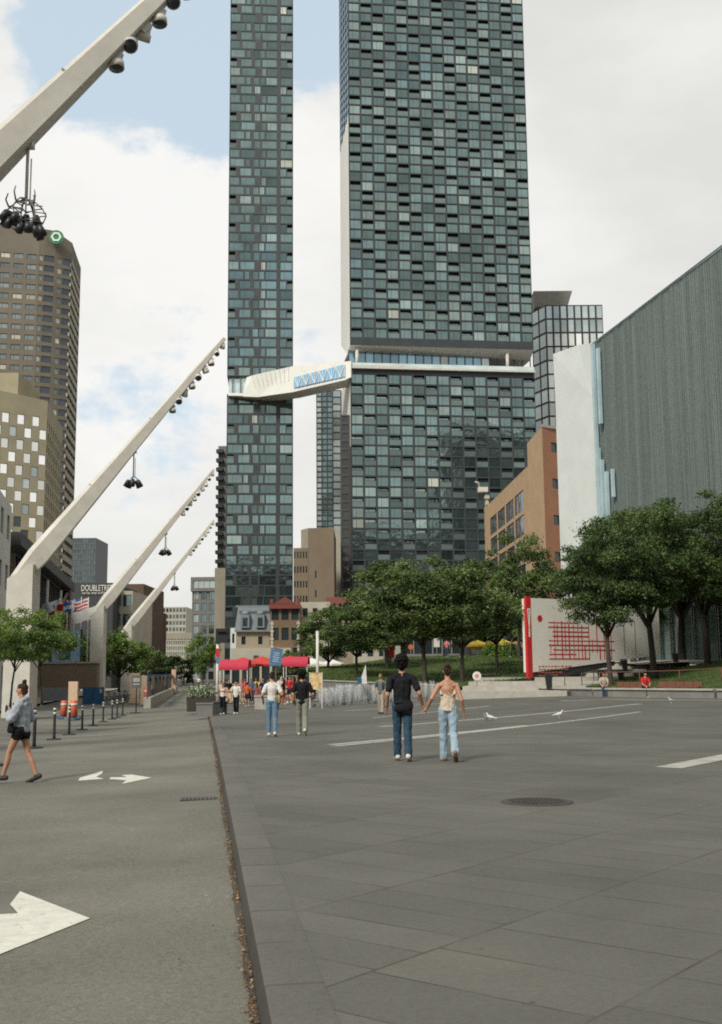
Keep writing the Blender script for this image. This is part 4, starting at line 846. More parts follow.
# ---- museum: folded white end wall and long grey screen wall
M_mw = mat('museum_white_panel', (.62, .65, .615), .6, var=.06, scale=.35)
nt = M_mw.node_tree
Dm = 110.; mt = Bld('museum', 'large grey screen walled museum with a white angular end wall, behind the right trees', (P(592, 600, Dm).x, Dm, 1.6), [M_mw, M_dkgrey], M_dkgrey, 'museum')
w0 = P(564, 655, 118); w1 = P(605, 655, Dm)
tL, tM, tR = P(553, 354, 118), P(578, 345, 113), P(592, 343, Dm)
kL, kR = P(555, 392, 118), P(594, 398, Dm+.02)
mt.quad(w0, w1, kR, kL); mt.w.add([Vector(q)-mt.b for q in (kL, kR, tR, tM, tL)], [(0, 1, 2, 3, 4)], 0)
f0 = P(594, 655, Dm); S0 = Vector((P(592.5, 345, Dm).x, Dm, 0)); S1 = S0+SD.__class__((.19, -1, 0)).normalized()*80
def mz(y): # roof line height along the wall
    a = P(592, 344, Dm); b = P(722, 252, 85.); return a.z+(b.z-a.z)*(Dm-y)/(Dm-85.)
zbot = pz_(600, 612, Dm)
q1 = S0.lerp(S1, 1)
mt.w.add([Vector(q)-mt.b for q in [(S0.x, S0.y, zbot), (S1.x, S1.y, zbot), (S1.x, S1.y, mz(76.)), (S0.x+(S1.x-S0.x)*.4326, S0.y-(S0.y-S1.y)*.4326, mz(76.)), (S0.x, S0.y, mz(Dm))]], [(0, 1, 2, 3, 4)], 1)
bk = Vector((40, 8, 0))
mt.w.add([Vector(q)-mt.b for q in [(S0.x, S0.y, mz(Dm)), (S1.x, S1.y, mz(76.)), (S1.x+40, S1.y+8, mz(76)), (S0.x+40, S0.y+8, mz(Dm))]], [(0, 1, 2, 3)], 1)
mt.plain(S0+bk, S0, 2, mz(Dm)); mt.quad((S0.x, S0.y, zbot), (S0.x+10, S0.y+2, zbot), (S1.x+10, S1.y+2, zbot), (S1.x, S1.y, zbot), m=0)
mte = mt.finish()
# screen: panels of expanded metal carried on fins
M_scr = bpy.data.materials.new('metal_screen'); M_scr.use_nodes = True; N = M_scr.node_tree.nodes; L = M_scr.node_tree.links; pb_ = N['Principled BSDF']
pb_.inputs['Roughness'].default_value = .42; pb_.inputs['Metallic'].default_value = .35
tcn = N.new('ShaderNodeTexCoord')
def nzz(sc, st, det=4, rough=.6):
    mp = N.new('ShaderNodeMapping'); mp.inputs['Scale'].default_value = st; L.new(tcn.outputs['Object'], mp.inputs['Vector']); n = N.new('ShaderNodeTexNoise'); n.inputs['Scale'].default_value = sc; n.inputs['Detail'].default_value = det; n.inputs['Roughness'].default_value = rough; L.new(mp.outputs[0], n.inputs['Vector']); return n.outputs['Fac']
f1 = nzz(1., (2.6, 2.6, .05), 5); f2 = nzz(3.2, (1, 1, 1.2), 6, .75)
ad = N.new('ShaderNodeMath'); ad.operation = 'ADD'; L.new(f1, ad.inputs[0]); L.new(f2, ad.inputs[1])
rp_ = N.new('ShaderNodeValToRGB'); rp_.color_ramp.elements[0].position = .36; rp_.color_ramp.elements[0].color = (.155, .19, .175, 1); rp_.color_ramp.elements[1].position = .66; rp_.color_ramp.elements[1].color = (.31, .365, .34, 1)
hf = N.new('ShaderNodeMath'); hf.operation = 'MULTIPLY'; hf.inputs[1].default_value = .5; L.new(ad.outputs[0], hf.inputs[0]); L.new(hf.outputs[0], rp_.inputs['Fac']); L.new(rp_.outputs[0], pb_.inputs['Base Color'])
sc_ = MB(); fin = MB(); fb = MB(); u = (S1-S0).normalized(); nrm = Vector((u.y, -u.x, 0)); nrm = nrm if nrm.x < 0 else -nrm
mb0 = Vector(mte.location); Lw = 60.
for i in range(171):
    x = .6+i*.35; p = S0+u*x; zt = mz(p.y)-.3 if p.y > 76 else mz(76)
    wob = .04*math.sin(i*.9)+.06*random.random()
    fin.hexa([Vector(q)-mb0 for q in [(p+nrm*.05)+Vector((0, 0, zbot)), (p+u*.06+nrm*.05)+Vector((0, 0, zbot)), p+u*.06+nrm*(.14+wob)+Vector((0, 0, zbot)), p+nrm*(.14+wob)+Vector((0, 0, zbot)), p+nrm*.05+Vector((0, 0, zt)), p+u*.06+nrm*.05+Vector((0, 0, zt)), p+u*.06+nrm*(.14+wob)+Vector((0, 0, zt)), p+nrm*(.14+wob)+Vector((0, 0, zt))]])
fin.build('screen_fins', M_scr, mte)
a = S0+nrm*.04; b = S0+u*Lw+nrm*.04; sc_.add([Vector(q)-mb0 for q in [(a.x, a.y, zbot), (b.x, b.y, zbot), (b.x, b.y, mz(76)), ((S0+u*34.6+nrm*.04).x, (S0+u*34.6+nrm*.04).y, mz(76)), (a.x, a.y, mz(Dm)-.2)]], [(0, 1, 2, 3, 4)]); sc_.build('screen_wall', M_scr, mte)
M_lb = mat('pale_blue_strip', (.42, .55, .58), .35, var=.2, scale=.4)
for (x, z0f, z1f, w) in ((.9, 0, 1, .5), (2.0, .0, .55, .45), (2.2, .72, .97, .4), (3.1, .02, .5, .35), (4.2, .05, .33, .35), (1.5, .3, .6, .25), (5.6, .12, .25, .25), (4.6, .42, .5, .25)):
    p = S0+u*x+nrm*.62; z0, z1 = zbot+(36-zbot)*z0f*.9, zbot+(34.5-zbot)*z1f
    fb.hexa([Vector(q)-mb0 for q in [p+Vector((0, 0, z0)), p+u*w+Vector((0, 0, z0)), p+u*w-nrm*.3+Vector((0, 0, z0)), p-nrm*.3+Vector((0, 0, z0)), p+Vector((0, 0, z1)), p+u*w+Vector((0, 0, z1)), p+u*w-nrm*.3+Vector((0, 0, z1)), p-nrm*.3+Vector((0, 0, z1))]])
fb.build('blue_strips', M_lb, mte)
# roof edge trim
tr = MB(); tr.tube([Vector((S0.x, S0.y, mz(Dm)))+nrm*.2-mb0-Vector((0, 0, .12)), (S0+u*34.6+nrm*.2)+Vector((0, 0, mz(76)))-mb0], .10, 4, smooth=False); tr.build('roof_edge', M_lb, mte)
# glazed ground floor
gl_ = MB(); cm = MB(); ps = MB(); inn = -nrm*4
for i in range(26):
    a = S0+u*(i*2.2)+inn; b = S0+u*(i*2.2+2.1)+inn
    gl_.quad(*[Vector(q)-mb0 for q in (a+Vector((0, 0, 2.3)), b+Vector((0, 0, 2.3)), b+Vector((0, 0, zbot)), a+Vector((0, 0, zbot)))], 0)
    cm.box(Vector((a.x, a.y, (2.3+zbot)/2))-mb0-inn*.04, (.12, .25, zbot-2.3), 0)
gl_.build('lobby_glazing', glass('lobby_glass', (.10, .16, .15), .1, .2), mte); cm.build('lobby_mullion', M_concd, mte)
for x in (6, 14, 22, 30, 38): cl = MB(); p = S0+u*x-nrm*1; cl.lathe([(.22, 2.3), (.22, zbot)], 14, (p.x-mb0.x, p.y-mb0.y, -mb0.z)); cl.build('lobby_column', M_concd, mte)
for i, (x, col) in enumerate(((17, (.30, .42, .38)), (20, (.42, .46, .40)), (26, (.34, .48, .42)), (29.5, (.5, .5, .42)))):
    q = MB(); p = S0+u*x-nrm*3.7; q.hexa([Vector(v)-mb0 for v in [p+Vector((0, 0, 2.7)), p+u*1.7+Vector((0, 0, 2.7)), p+u*1.7-nrm*.1+Vector((0, 0, 2.7)), p-nrm*.1+Vector((0, 0, 2.7)), p+Vector((0, 0, 5.6)), p+u*1.7+Vector((0, 0, 5.6)), p+u*1.7-nrm*.1+Vector((0, 0, 5.6)), p-nrm*.1+Vector((0, 0, 5.6))]])
    q.build('lobby_poster', mat('poster_%s' % 'abcd'[i], col, .6, var=.4, scale=1.1), mte)
# ---- white map panel with red spine
M_pw = mat('panel_white', (.80, .77, .69), .6, var=.06, scale=.8)
PA = P(532, 640, 74); PB = P(660, 640, 81.0); PA.z = PB.z = 0; zt_ = pz_(532, 598, 74)
pn = Bld('map_pavilion', 'white wedge pavilion with a red street map and a red spine, on the stone steps', (PA.x, PA.y, 1.0), [M_pw, M_dkgrey], cat='pavilion')
up_ = (PB-PA).normalized(); npn = Vector((up_.y, -up_.x, 0)); Lp = (PB-PA).length
def pp(f, z, d=0): return PA+up_*Lp*f+npn*d+Vector((0, 0, z))
zl, zr = pz_(534, 675, 74), 2.45
bkp = -npn*.9
def skew(m, d, z0a, z0b, z1a, z1b, fa=0., fb=1., th=.0):
    m.hexa([v-pn.b for v in (pp(fa, z0a, d), pp(fb, z0b, d), pp(fb, z0b, d)+bkp*th, pp(fa, z0a, d)+bkp*th, pp(fa, z1a, d), pp(fb, z1b, d), pp(fb, z1b, d)+bkp*th, pp(fa, z1a, d)+bkp*th)])
m1 = MB(); skew(m1, 0, zl+.18, zr+.15, zt_, zt_, th=1.); m1.build('wall', M_pw, pn.e)
m1 = MB(); skew(m1, -.06, zl-.6, zr-.6, zl+.18, zr+.15, fa=.005, fb=.62, th=.9); m1.build('plinth', M_dk, pn.e)
rs = MB(); s0, s1 = pp(-.001, zl-.15), pp(-.001, zt_+.05); dL = -up_*.42
bs_ = bkp*.25; rs.hexa([v-pn.b for v in (pp(0, zl-.2)+dL, pp(0, zl-.2), pp(0, zl-.2)+bs_, pp(0, zl-.2)+dL+bs_, pp(0, zt_+.12)+dL, pp(0, zt_+.12), pp(0, zt_+.12)+bs_, pp(0, zt_+.12)+dL+bs_)]); rs.build('spine', M_red, pn.e)
ws = MB()
def stroke(m, a, b, w=.05, d=.02):   # a,b = (f along, z)
    A_, B_ = pp(a[0], a[1], d), pp(b[0], b[1], d); t = (B_-A_).normalized(); s_ = t.cross(npn)*w/2
    m.hexa([v-pn.b for v in (A_-s_, B_-s_, B_-s_-npn*d*.8, A_-s_-npn*d*.8, A_+s_, B_+s_, B_+s_-npn*d*.8, A_+s_-npn*d*.8)])
fo = -.42/Lp
stroke(ws, (fo*.75, zt_-.7), (fo*.5, zt_-2.1), .08); stroke(ws, (fo*.25, zt_-.7), (fo*.5, zt_-2.1), .08); stroke(ws, (fo*.7, zt_-.75), (fo*.3, zt_-.75), .1); stroke(ws, (fo*.5, zt_-2.0), (fo*.5, zt_-2.6), .12)
stroke(ws, (fo*.68, zt_-1.3), (fo*.32, zt_-1.3), .08)
ws.build('spine_mark', M_pw, pn.e)
ml = MB(); random.seed(5)
z0m, z1m = zt_-4.1, zt_-1.5
for i in range(17):
    f = .13+.029*i+random.uniform(-.006, .006); a = z0m+random.choice((0, 0, .5, 1.0)); b = z1m-random.choice((0, .2, .8, 1.2, 1.6))
    if b-a > .4: stroke(ml, (f, a), (f, b), random.choice((.04, .06, .09)))
for i, z in enumerate(lin(z0m+.05, z1m-.1, 9)):
    a = .12+random.choice((0, .03, .15)); b = .62-random.choice((0, .05, .2, .3)); stroke(ml, (a, z), (b, z), random.choice((.04, .06, .08)), .024)
ml.build('street_map', M_red, pn.e)
dm = MB(); c = pp(.06, zt_-1.35, .02)-pn.b; vs = [c+(up_*math.cos(a)+Vector((0, 0, 1))*math.sin(a))*.22 for a in [i*math.pi/10 for i in range(20)]]; vs2 = [v-npn*.015 for v in vs]
dm.add(vs+vs2, [tuple(range(20)), tuple(range(39, 19, -1))]+[(i, (i+1) % 20, 20+(i+1) % 20, 20+i) for i in range(20)]); dm.build('red_dot', M_red, pn.e)
tl = MB()
for r in range(4):
    x = .04
    while x < .27-.03*r:
        w = random.uniform(.008, .03); stroke(tl, (x, zt_-4.55-r*.2), (x+w, zt_-4.55-r*.2), .07, .02); x += w+.008
tl.build('caption', mat('faded_red', (.50, .14, .10), .6), pn.e)
dr = MB()
for a, b in (((.70, 2.6), (.70, 5.0)), ((.70, 5.0), (.79, 5.0)), ((.79, 5.0), (.79, 2.6))): stroke(dr, a, b, .05)
dr.build('door_outline', M_concd, pn.e)
# ------------------------------------------------------------------ left side buildings
h = Bld('brown_hotel_tower', 'tall brown stone tower with a round green emblem near its roof', (P(34, 600, 292).x, 292, ZB), [M_taupe, M_beige2], M_dkgrey)
pA, pB, pC, pD, pE = [Vector((P(x, y, d).x, d, 0)) for x, y, d in ((-90, 400, 284), (33.5, 400, 291), (50, 400, 293), (67.5, 400, 296), (77, 400, 316))]
z_a, z_b, z_c, z_d = pz_(0, 222, 289), pz_(50, 231, 293), pz_(68, 243, 296), pz_(78, 268, 316)
zt = z_d-2.2; nr = int((zt-ZB)/2.88); zt2 = ZB+nr*2.88
G_h1 = glass('hotel_glass_grey', (.20, .225, .215), .15, .2); G_h2 = glass('hotel_glass_dark', (.035, .05, .065), .1, .2); G_h3 = glass('hotel_glass_pale', (.5, .46, .36), .2, .2)
h.face(pA, pB, ZB, zt2, 9, nr, (.13, .87, .28, .78), .2, lambda r, c: G_h1 if random.random() < .9 else G_h3, mull=1)
h.face(pB, pC, ZB, zt2, lambda r: [(0, .33, (.1, .9, .25, .8)), (.33, 1, (.05, .97, .22, .85))], nr, gl=lambda r, c: (G_h3 if random.random() < .4 else G_h1) if c == 0 else G_h2, mull=0)
h.face(pC, pD, ZB, zt2, lambda r: [(.0, .15, 'x'), (.15, .45, (.1, .9, .25, .8)), (.45, 1, (.05, .97, .22, .85))], nr, gl=lambda r, c: (G_h3 if random.random() < .35 else G_h1) if c == 1 else G_h2, mull=0)
h.mi = 1; h.face(pD, pE, ZB, zt2, 4, nr, (-.0, 1.0, .10, .55), .5, G_h2, mull=0); h.mi = 0
h.plain(pE, pE+Vector((-30, 20, 0)), ZB, z_d)
for a, b, za, zb_ in ((pA, pB, z_a, z_b), (pB, pC, z_b, z_b), (pC, pD, z_b, z_c), (pD, pE, z_c, z_d)): h.plain(a, b, zt2, za, zt=zb_)
h.top([pA, pB, pC, pD], z_c-.2); h.top([pA, pD, pE, pE+Vector((-60, 20, 0))], z_d-.2)
he = h.finish(); hb = Vector(he.location)
def disc(name, c, n_, r, m, parent, base, th=.4, seg=24, hole=0.):
    c = Vector(c)-base; n_ = Vector(n_).normalized(); x = n_.cross(Vector((0, 0, 1))).normalized(); y = Vector((0, 0, 1)); mb = MB()
    o1 = [c+(x*math.cos(a)+y*math.sin(a))*r for a in [2*math.pi*i/seg for i in range(seg)]]; o2 = [v+n_*th for v in o1]
    if not hole: mb.add(o1+o2, [tuple(range(seg)), tuple(range(2*seg-1, seg-1, -1))]+[(i, (i+1) % seg, seg+(i+1) % seg, seg+i) for i in range(seg)])
    else:
        i1 = [c+(v-c)*hole for v in o1]; i2 = [v+n_*th for v in i1]; s_ = seg
        mb.add(o1+o2+i1+i2, [(s_+i, s_+(i+1) % s_, 3*s_+(i+1) % s_, 3*s_+i) for i in range(s_)]+[(i, (i+1) % s_, s_+(i+1) % s_, s_+i) for i in range(s_)]+[(2*s_+i, 2*s_+(i+1) % s_, 3*s_+(i+1) % s_, 3*s_+i) for i in range(s_)])
    return mb.build(name, m, parent)
ec = P(56.5, 237.5, 291.5); nn_ = Vector((.12, -1, 0))
disc('emblem', ec, nn_, 2.0, mat('emblem_green', (.02, .19, .07), .5), he, hb)
disc('emblem_ring', ec+nn_*.5, nn_, 1.45, mat('emblem_white', (.75, .75, .68), .5), he, hb, .1, 6, .62)
# checkerboard building
k1, k2, k3 = [Vector((P(x, 500, d).x, d, 0)) for x, d in ((-50, 218), (44.5, 230), (60.5, 258))]
c_ = Bld('checkerboard_office_block', 'olive tan stone block with staggered square windows, left of the street', (k2.x, k2.y, ZB), [M_tan], M_dkgrey)
zk = pz_(45, 401, 230); fk = 3.0*.905; nk = int((zk-2-ZB)/fk); zk2 = ZB+nk*fk
G_sky = glass('sky_mirror_glass', (.86, .86, .80), .06, .85, var=.05)
def kg(r, c):
    if r > nk-9: return G_sky if random.random() < .8 else G_pale
    return G_sky if random.random() < .1 else (G_pale if random.random() < .15 else G_h2)
kc = lambda r: [(i/12, (i+1)/12, (.01, .99, .1, .9) if (i+r) % 2 == 0 else 'x') for i in range(12)]
c_.face(k1, k2, ZB, zk2, kc, nk, gl=kg, mull=0, dep=.15)
c_.face(k2, k3, ZB, zk2, lambda r: [(i/16, (i+1)/16, (.1, .9, .15, .8) if (i+r) % 2 == 0 else 'x') for i in range(16)], nk, gl=lambda r, c: G_sky if (c < 1 and r > nk-10 and r % 2) else G_h2, mull=0, dep=.3)
c_.plain(k1, k2, zk2, zk+1.4, zt=zk); c_.plain(k2, k3, zk2, zk, zt=pz_(60.5, 431, 258)+.5); c_.plain(k3, k3+Vector((-30, 0, 0)), ZB, pz_(60.5, 431, 258)); c_.top([k1, k2, k3, k3+Vector((-50, 0, 0))], zk-.4)
ce = c_.finish()
block('roof_storey_block', 'plain olive penthouse block on top of the staggered window building', -40, 14, 373, 233, 14, M_tan, rows=0, zb=zk-3).finish()
def text(name, s, loc, rot, size, m, parent, ext=.03, align='LEFT', sx=1.0):
    cu = bpy.data.curves.new(name, 'FONT'); cu.body = s; cu.size = size; cu.extrude = ext; cu.align_x = align; cu.resolution_u = 3
    t = bpy.data.objects.new('tmp', cu); COL.objects.link(t); bpy.context.view_layer.update()
    me = bpy.data.meshes.new_from_object(t.evaluated_get(bpy.context.evaluated_depsgraph_get())); bpy.data.objects.remove(t)
    me.materials.clear(); me.materials.append(m); me.name = name
    o = bpy.data.objects.new(name, me); link(o, parent); o.location = loc; o.rotation_euler = rot; o.scale = (sx, 1, 1)
    if parent is not None: KIDS.setdefault(parent.name, []).append(o.name)
    return o
M_sign = mat('sign_white', (.70, .68, .62), .5)
tp = P(-7, 400.5, 223.3); text('sign_letters', 'ins', tp-Vector(ce.location)+Vector((0, -.4, 0)), (R_(90), 0, math.atan2((k2-k1).y, (k2-k1).x)), 2.3, M_sign, ce, .1)
# white side building
b = Bld('white_side_building', 'white plastered building at the left edge of the street', (P(8, 600, 92).x, 92, ZB), [mat('white_plaster', (.55, .54, .49), .8, var=.08, scale=.4)], M_dkgrey)
a1 = P(-30, 600, 70); a2 = P(8.5, 600, 92); a1.z = a2.z = 0; zw = pz_(8, 507, 92)
b.face(a1, a2, ZB, zw, 5, 4, (.3, .7, .25, .75), .3, G_dark, mull=0); b.plain(a2, a2+Vector((-12, 0, 0)), ZB, zw); b.top([a1, a2, a2+Vector((-12, 0, 0)), a1+Vector((-12, 0, 0))], zw); b.finish()
# dark roofed glass hall
hb_ = Bld('glass_hall', 'glass fronted hall under a dark overhanging slab roof with a slanted brown brace', (P(70, 640, 150).x, 150, ZB), [M_dk, M_beige], M_dkgrey)
g1 = Vector((P(14, 600, 100).x, 100, 0)); g2 = Vector((P(66, 600, 150).x, 150, 0)); zr_ = 12.6
ud = (g2-g1).normalized()
hb_.face(g1, g2, 4, zr_, 26, 1, (.12, .9, .0, .98), .5, lambda r, c: G_dark if c % 3 else G_curt, mull=0); hb_.plain(g1, g2, ZB, 4, 1)
hb_.plain(g2, g2+Vector((-18, 4, 0)), ZB, zr_); hb_.plain(g1+Vector((-20, 2, 0)), g1, ZB, zr_, 1)
e_ = hb_.finish(); eb = Vector(e_.location); n0 = Vector((ud.y, -ud.x, 0))
q = MB(); w = [g1-ud*6+n0*1.2, g2-ud*1+n0*1.2, g2-ud*1-n0*14, g1-ud*6-n0*14]
q.hexa([v-eb+Vector((0, 0, zr_+.05)) for v in w]+[v-eb+Vector((0, 0, zr_+1.2)) for v in w]); q.build('roof', M_dk, e_)
q = MB(); p0 = g1.lerp(g2, .35)+n0*.6; p1 = g1.lerp(g2, .9)+n0*.6; q.tube([p0-eb+Vector((0, 0, 4.5)), p1-eb+Vector((0, 0, zr_-.3))], .28, 4, smooth=False); q.build('brace', mat('rust_brown', (.09, .05, .035), .6), e_)
q = MB(); p1 = g1.lerp(g2, .9)+n0*.6; q.box(p1-eb+Vector((0, 0, 6)), (.9, .9, 13)); q.build('pier', mat('rust_brown', (.09, .05, .035), .6), e_)
for i, f in enumerate((.1, .4, .7)):
    q = MB(); p = g1.lerp(g2, f)+n0*.7; q.lathe([(.2, 0), (.2, 12.6)], 10, (p.x-eb.x, p.y-eb.y, 0)); q.build('column', M_beige2, e_)
# far towers and street end
block('far_dark_tower', 'far dark grey office tower behind the black hotel sign', 71.5, 95, 538, 520, 25, mat('slate_panels', (.085, .095, .10), .6), cols=9, rows=26, win=(.2, .8, .2, .8), gl=G_t[2], mull=0).finish()
db = block('black_sign_hotel', 'black clad hotel block with white lettering across its top', 62, 113, 583, 185, 20, M_dk, rows=0); e_ = db.finish()
tq = P(81, 591, 184.8); text('hotel_name', 'DOUBLETREE', tq-Vector(e_.location), (R_(90), 0, 0), 1.45, M_sign, e_, .05, sx=.60)
tq = P(82, 594.2, 184.8); text('hotel_subtitle', 'HOTEL AND SUITES', tq-Vector(e_.location), (R_(90), 0, 0), .52, M_sign, e_, .05, sx=.88)
block('brown_block', 'dark brown brick block behind the third white mast', 108, 143.5, 584, 215, 22, M_brown2, rows=0).finish()
block('white_framed_block', 'white framed five storey block between the black hotel and the brown block', 112, 132.5, 591, 190, 18, M_beige2, cols=2, rows=5, win=(.05, .9, .2, .8), gl=lambda r, c: G_t[2] if c else G_pale, mull=1).finish()
block('low_brown_block', 'lower brown block beyond the fourth white mast', 132, 150, 609, 260, 22, M_brown2, rows=4, cols=3, win=(.3, .7, .3, .7)).finish()
block('cream_grid_block', 'far cream apartment block with a regular window grid at the end of the street', 148.5, 186, 607, 620, 25, M_beige2, cols=11, rows=11, win=(.15, .85, .2, .8), gl=G_t[2], mull=0).finish()
block('low_stone_terrace', 'low brown stone terrace across the end of the street', 130, 193, 633, 520, 12, M_beige, rows=3, cols=20, win=(.2, .8, .25, .6), gl=G_dark, mull=0).finish()
block('white_lattice_block', 'pale lattice fronted block low at the end of the street', 156, 190.5, 640, 470, 12, M_beige2, rows=7, cols=16, win=(.2, .85, .2, .8), gl=G_pale, mull=0).finish()
block('red_shop_block', 'low red brick shop by the far street corner', 146, 160, 641, 330, 10, mat('shop_brick', (.2, .07, .05), .8), rows=3, cols=3, win=(.2, .8, .2, .7), gl=G_dark).finish()
b = block('grey_penthouse_block', 'grey block with a glazed top storey left of the slim tower', 192, 216, 590, 330, 16, M_concd, cols=3, rows=8, win=(.15, .85, .15, .85), gl=lambda r, c: G_t[0] if c else G_pale); b.finish()
b = block('penthouse', 'glazed penthouse box on the grey block', 190.5, 216, 577, 329.4, 18, M_concd, zb=pz_(200, 591, 330)-.1, cols=1, rows=1, win=(.1, .95, .2, .75), gl=G_pale, mull=3); b.finish()
block('beige_stair_tower', 'narrow beige stone tower against the foot of the slim glass tower', 214.5, 226.5, 568, 321, 12, M_beige, rows=0).finish()
b = block('balcony_tower', 'slender tower with serrated balconies just behind the slim glass tower', 217.5, 229, 446, 352, 14, M_concd, rows=0); e_ = b.finish()
q = MB(); bz = Vector(e_.location)
for i in range(int((b.zt-28)/3)+1):
    q = MB(); z = 28+i*3.0; q.box((.6, -.4, z-ZB), (2.2, 2.4, 1.1)); q.build('balcony', M_dkgrey, e_)
# ---- low houses below the towers
M_mans = mat('slate_mansard', (.17, .20, .21), .7, var=.15, scale=.8)
M_bst = brick_mat('buff_brick', (.33, .27, .19), (.28, .23, .16), (.3, .26, .2), .5, .16, .02)
def house(name, label, px0, px1, ytop, D, wm, cols, rows, win, gl=None, depth=12, mull=1): 
    b = block(name, label, px0, px1, ytop, D, depth, wm, rows=rows, cols=cols, win=win, gl=gl or G_dark, mull=mull); return b, b.finish()
b, e_ = house('mansard_house', 'grey mansard roofed stone house with two dormers, below the slim tower', 236.5, 270, 631, 220, M_bst, 2, 3, (.3, .55, .25, .7))
eb = Vector(e_.location); q = MB(); w_ = b.B.x-b.A.x; z0, z1 = b.zt-ZB, pz_(250, 607, 220)-ZB
q.hexa([Vector(v) for v in [(-.3, -.5, z0), (w_+.3, -.5, z0), (w_+.3, 12, z0), (-.3, 12, z0), (.2, .7, z1), (w_-.2, .7, z1), (w_-.2, 11, z1), (.2, 11, z1)]]); q.build('roof', M_mans, e_)
for f in (.27, .72):
    d = MB(); d.box((w_*f, -.3, z0+1.9), (1.7, 1.6, 2.6), 0); d.lathe([(.86, 0), (.8, .4), (.5, .75), (.05, .9)], 10, (w_*f, -.3, z0+3.2)); dr_ = d.build('dormer', M_mans, e_)
    d = MB(); d.box((w_*f, -1.13, z0+1.75), (.95, .06, 1.7)); d.build('dormer_window', G_dark, dr_)
q = MB(); q.box((w_/2, -.7, z1+.1), (w_+.2, .3, .35)); q.box((w_/2, -.65, z0), (w_+.6, .4, .35)); q.build('cornice', M_mans, e_)
b, e_ = house('gabled_brick_house', 'brown brick house with a dark red cornice and a small pediment, beside the mansard house', 270.3, 300, 604, 219, brick_mat('old_brown_brick', (.16, .10, .05), (.13, .08, .04), (.2, .15, .1), .5, .16, .02), 3, 4, (.14, .86, .2, .82))
w_ = b.B.x-b.A.x; z1 = b.zt-ZB; q = MB(); q.box((w_/2, -.4, z1-.5), (w_+.4, .9, .9)); q.add([(w_/2-2.2, -.85, z1), (w_/2+2.2, -.85, z1), (w_/2, -.85, z1+1.4), (w_/2-2.2, .2, z1), (w_/2+2.2, .2, z1), (w_/2, .2, z1+1.4)], [(0, 1, 2), (5, 4, 3), (0, 2, 5, 3), (1, 4, 5, 2)]); q.box((.3, -.5, z1+.5), (.6, .6, .9)); q.box((w_-.3, -.5, z1+.5), (.6, .6, .9)); q.build('cornice', mat('oxblood_paint', (.17, .035, .025), .6), e_)
for x in (.35, w_-.35):
    q = MB(); q.box((x, -.02, 7.2), (.4, .12, 10.6))
    for i in range(14): q.box((x, -.06, 2.2+i*.75), (.7 if i % 2 else .45, .2, .4))
    q.build('quoins', M_beige2, e_)
b, e_ = house('cream_house', 'cream rendered house half hidden by trees right of the gabled house', 300.3, 330, 602, 221, M_beige2, 3, 4, (.25, .75, .25, .7))
b, e_ = house('long_shop_block', 'low buff shop row under the trees behind the wide tower lawn', 330, 362, 606, 224, M_bst, 5, 3, (.25, .75, .25, .7))
b, e_ = house('cream_corner_house', 'cream corner house with a flat parapet above the park trees', 353, 387, 596, 214, M_beige2, 3, 4, (.25, .75, .25, .7))
b, e_ = house('red_tile_block', 'reddish brick block behind the park trees', 326, 372, 597, 250, mat('shop_brick', (.2, .07, .05), .8), 8, 4, (.25, .7, .25, .7))
b = block('shop_front', 'single storey pale stone shop front with dark signs behind the carts', 231, 291, 648, 212, 8, M_beige2, cols=6, rows=1, win=(.12, .88, .05, .55), gl=G_dark); e_ = b.finish(); w_ = b.B.x-b.A.x
q = MB()
for f in (.42, .83): q.box((w_*f, -.2, 5.2), (.9, .3, .9))
q.build('wall_sign', M_dkgrey, e_); q = MB(); q.box((w_*.45, -.15, 4.6), (3.4, .1, .3)); q.build('name_board', M_dkgrey, e_)
block('narrow_white_house', 'narrow white house by the traffic signal', 230.5, 236.3, 628, 222, 10, M_mw, cols=1, rows=3, win=(.3, .7, .2, .7)).finish()
block('park_side_hall', 'dark glass ground floor hall behind the park trees', 385, 470, 618, 175, 18, M_concd, cols=9, rows=3, win=(.06, .94, .1, .9), gl=G_dark, mull=1, zb=1).finish()
block('terrace_hall', 'dark fronted cafe hall behind the yellow parasols', 468, 535, 606, 160, 18, M_dkgrey, cols=7, rows=3, win=(.06, .94, .1, .9), gl=G_dark, mull=1, zb=1).finish()
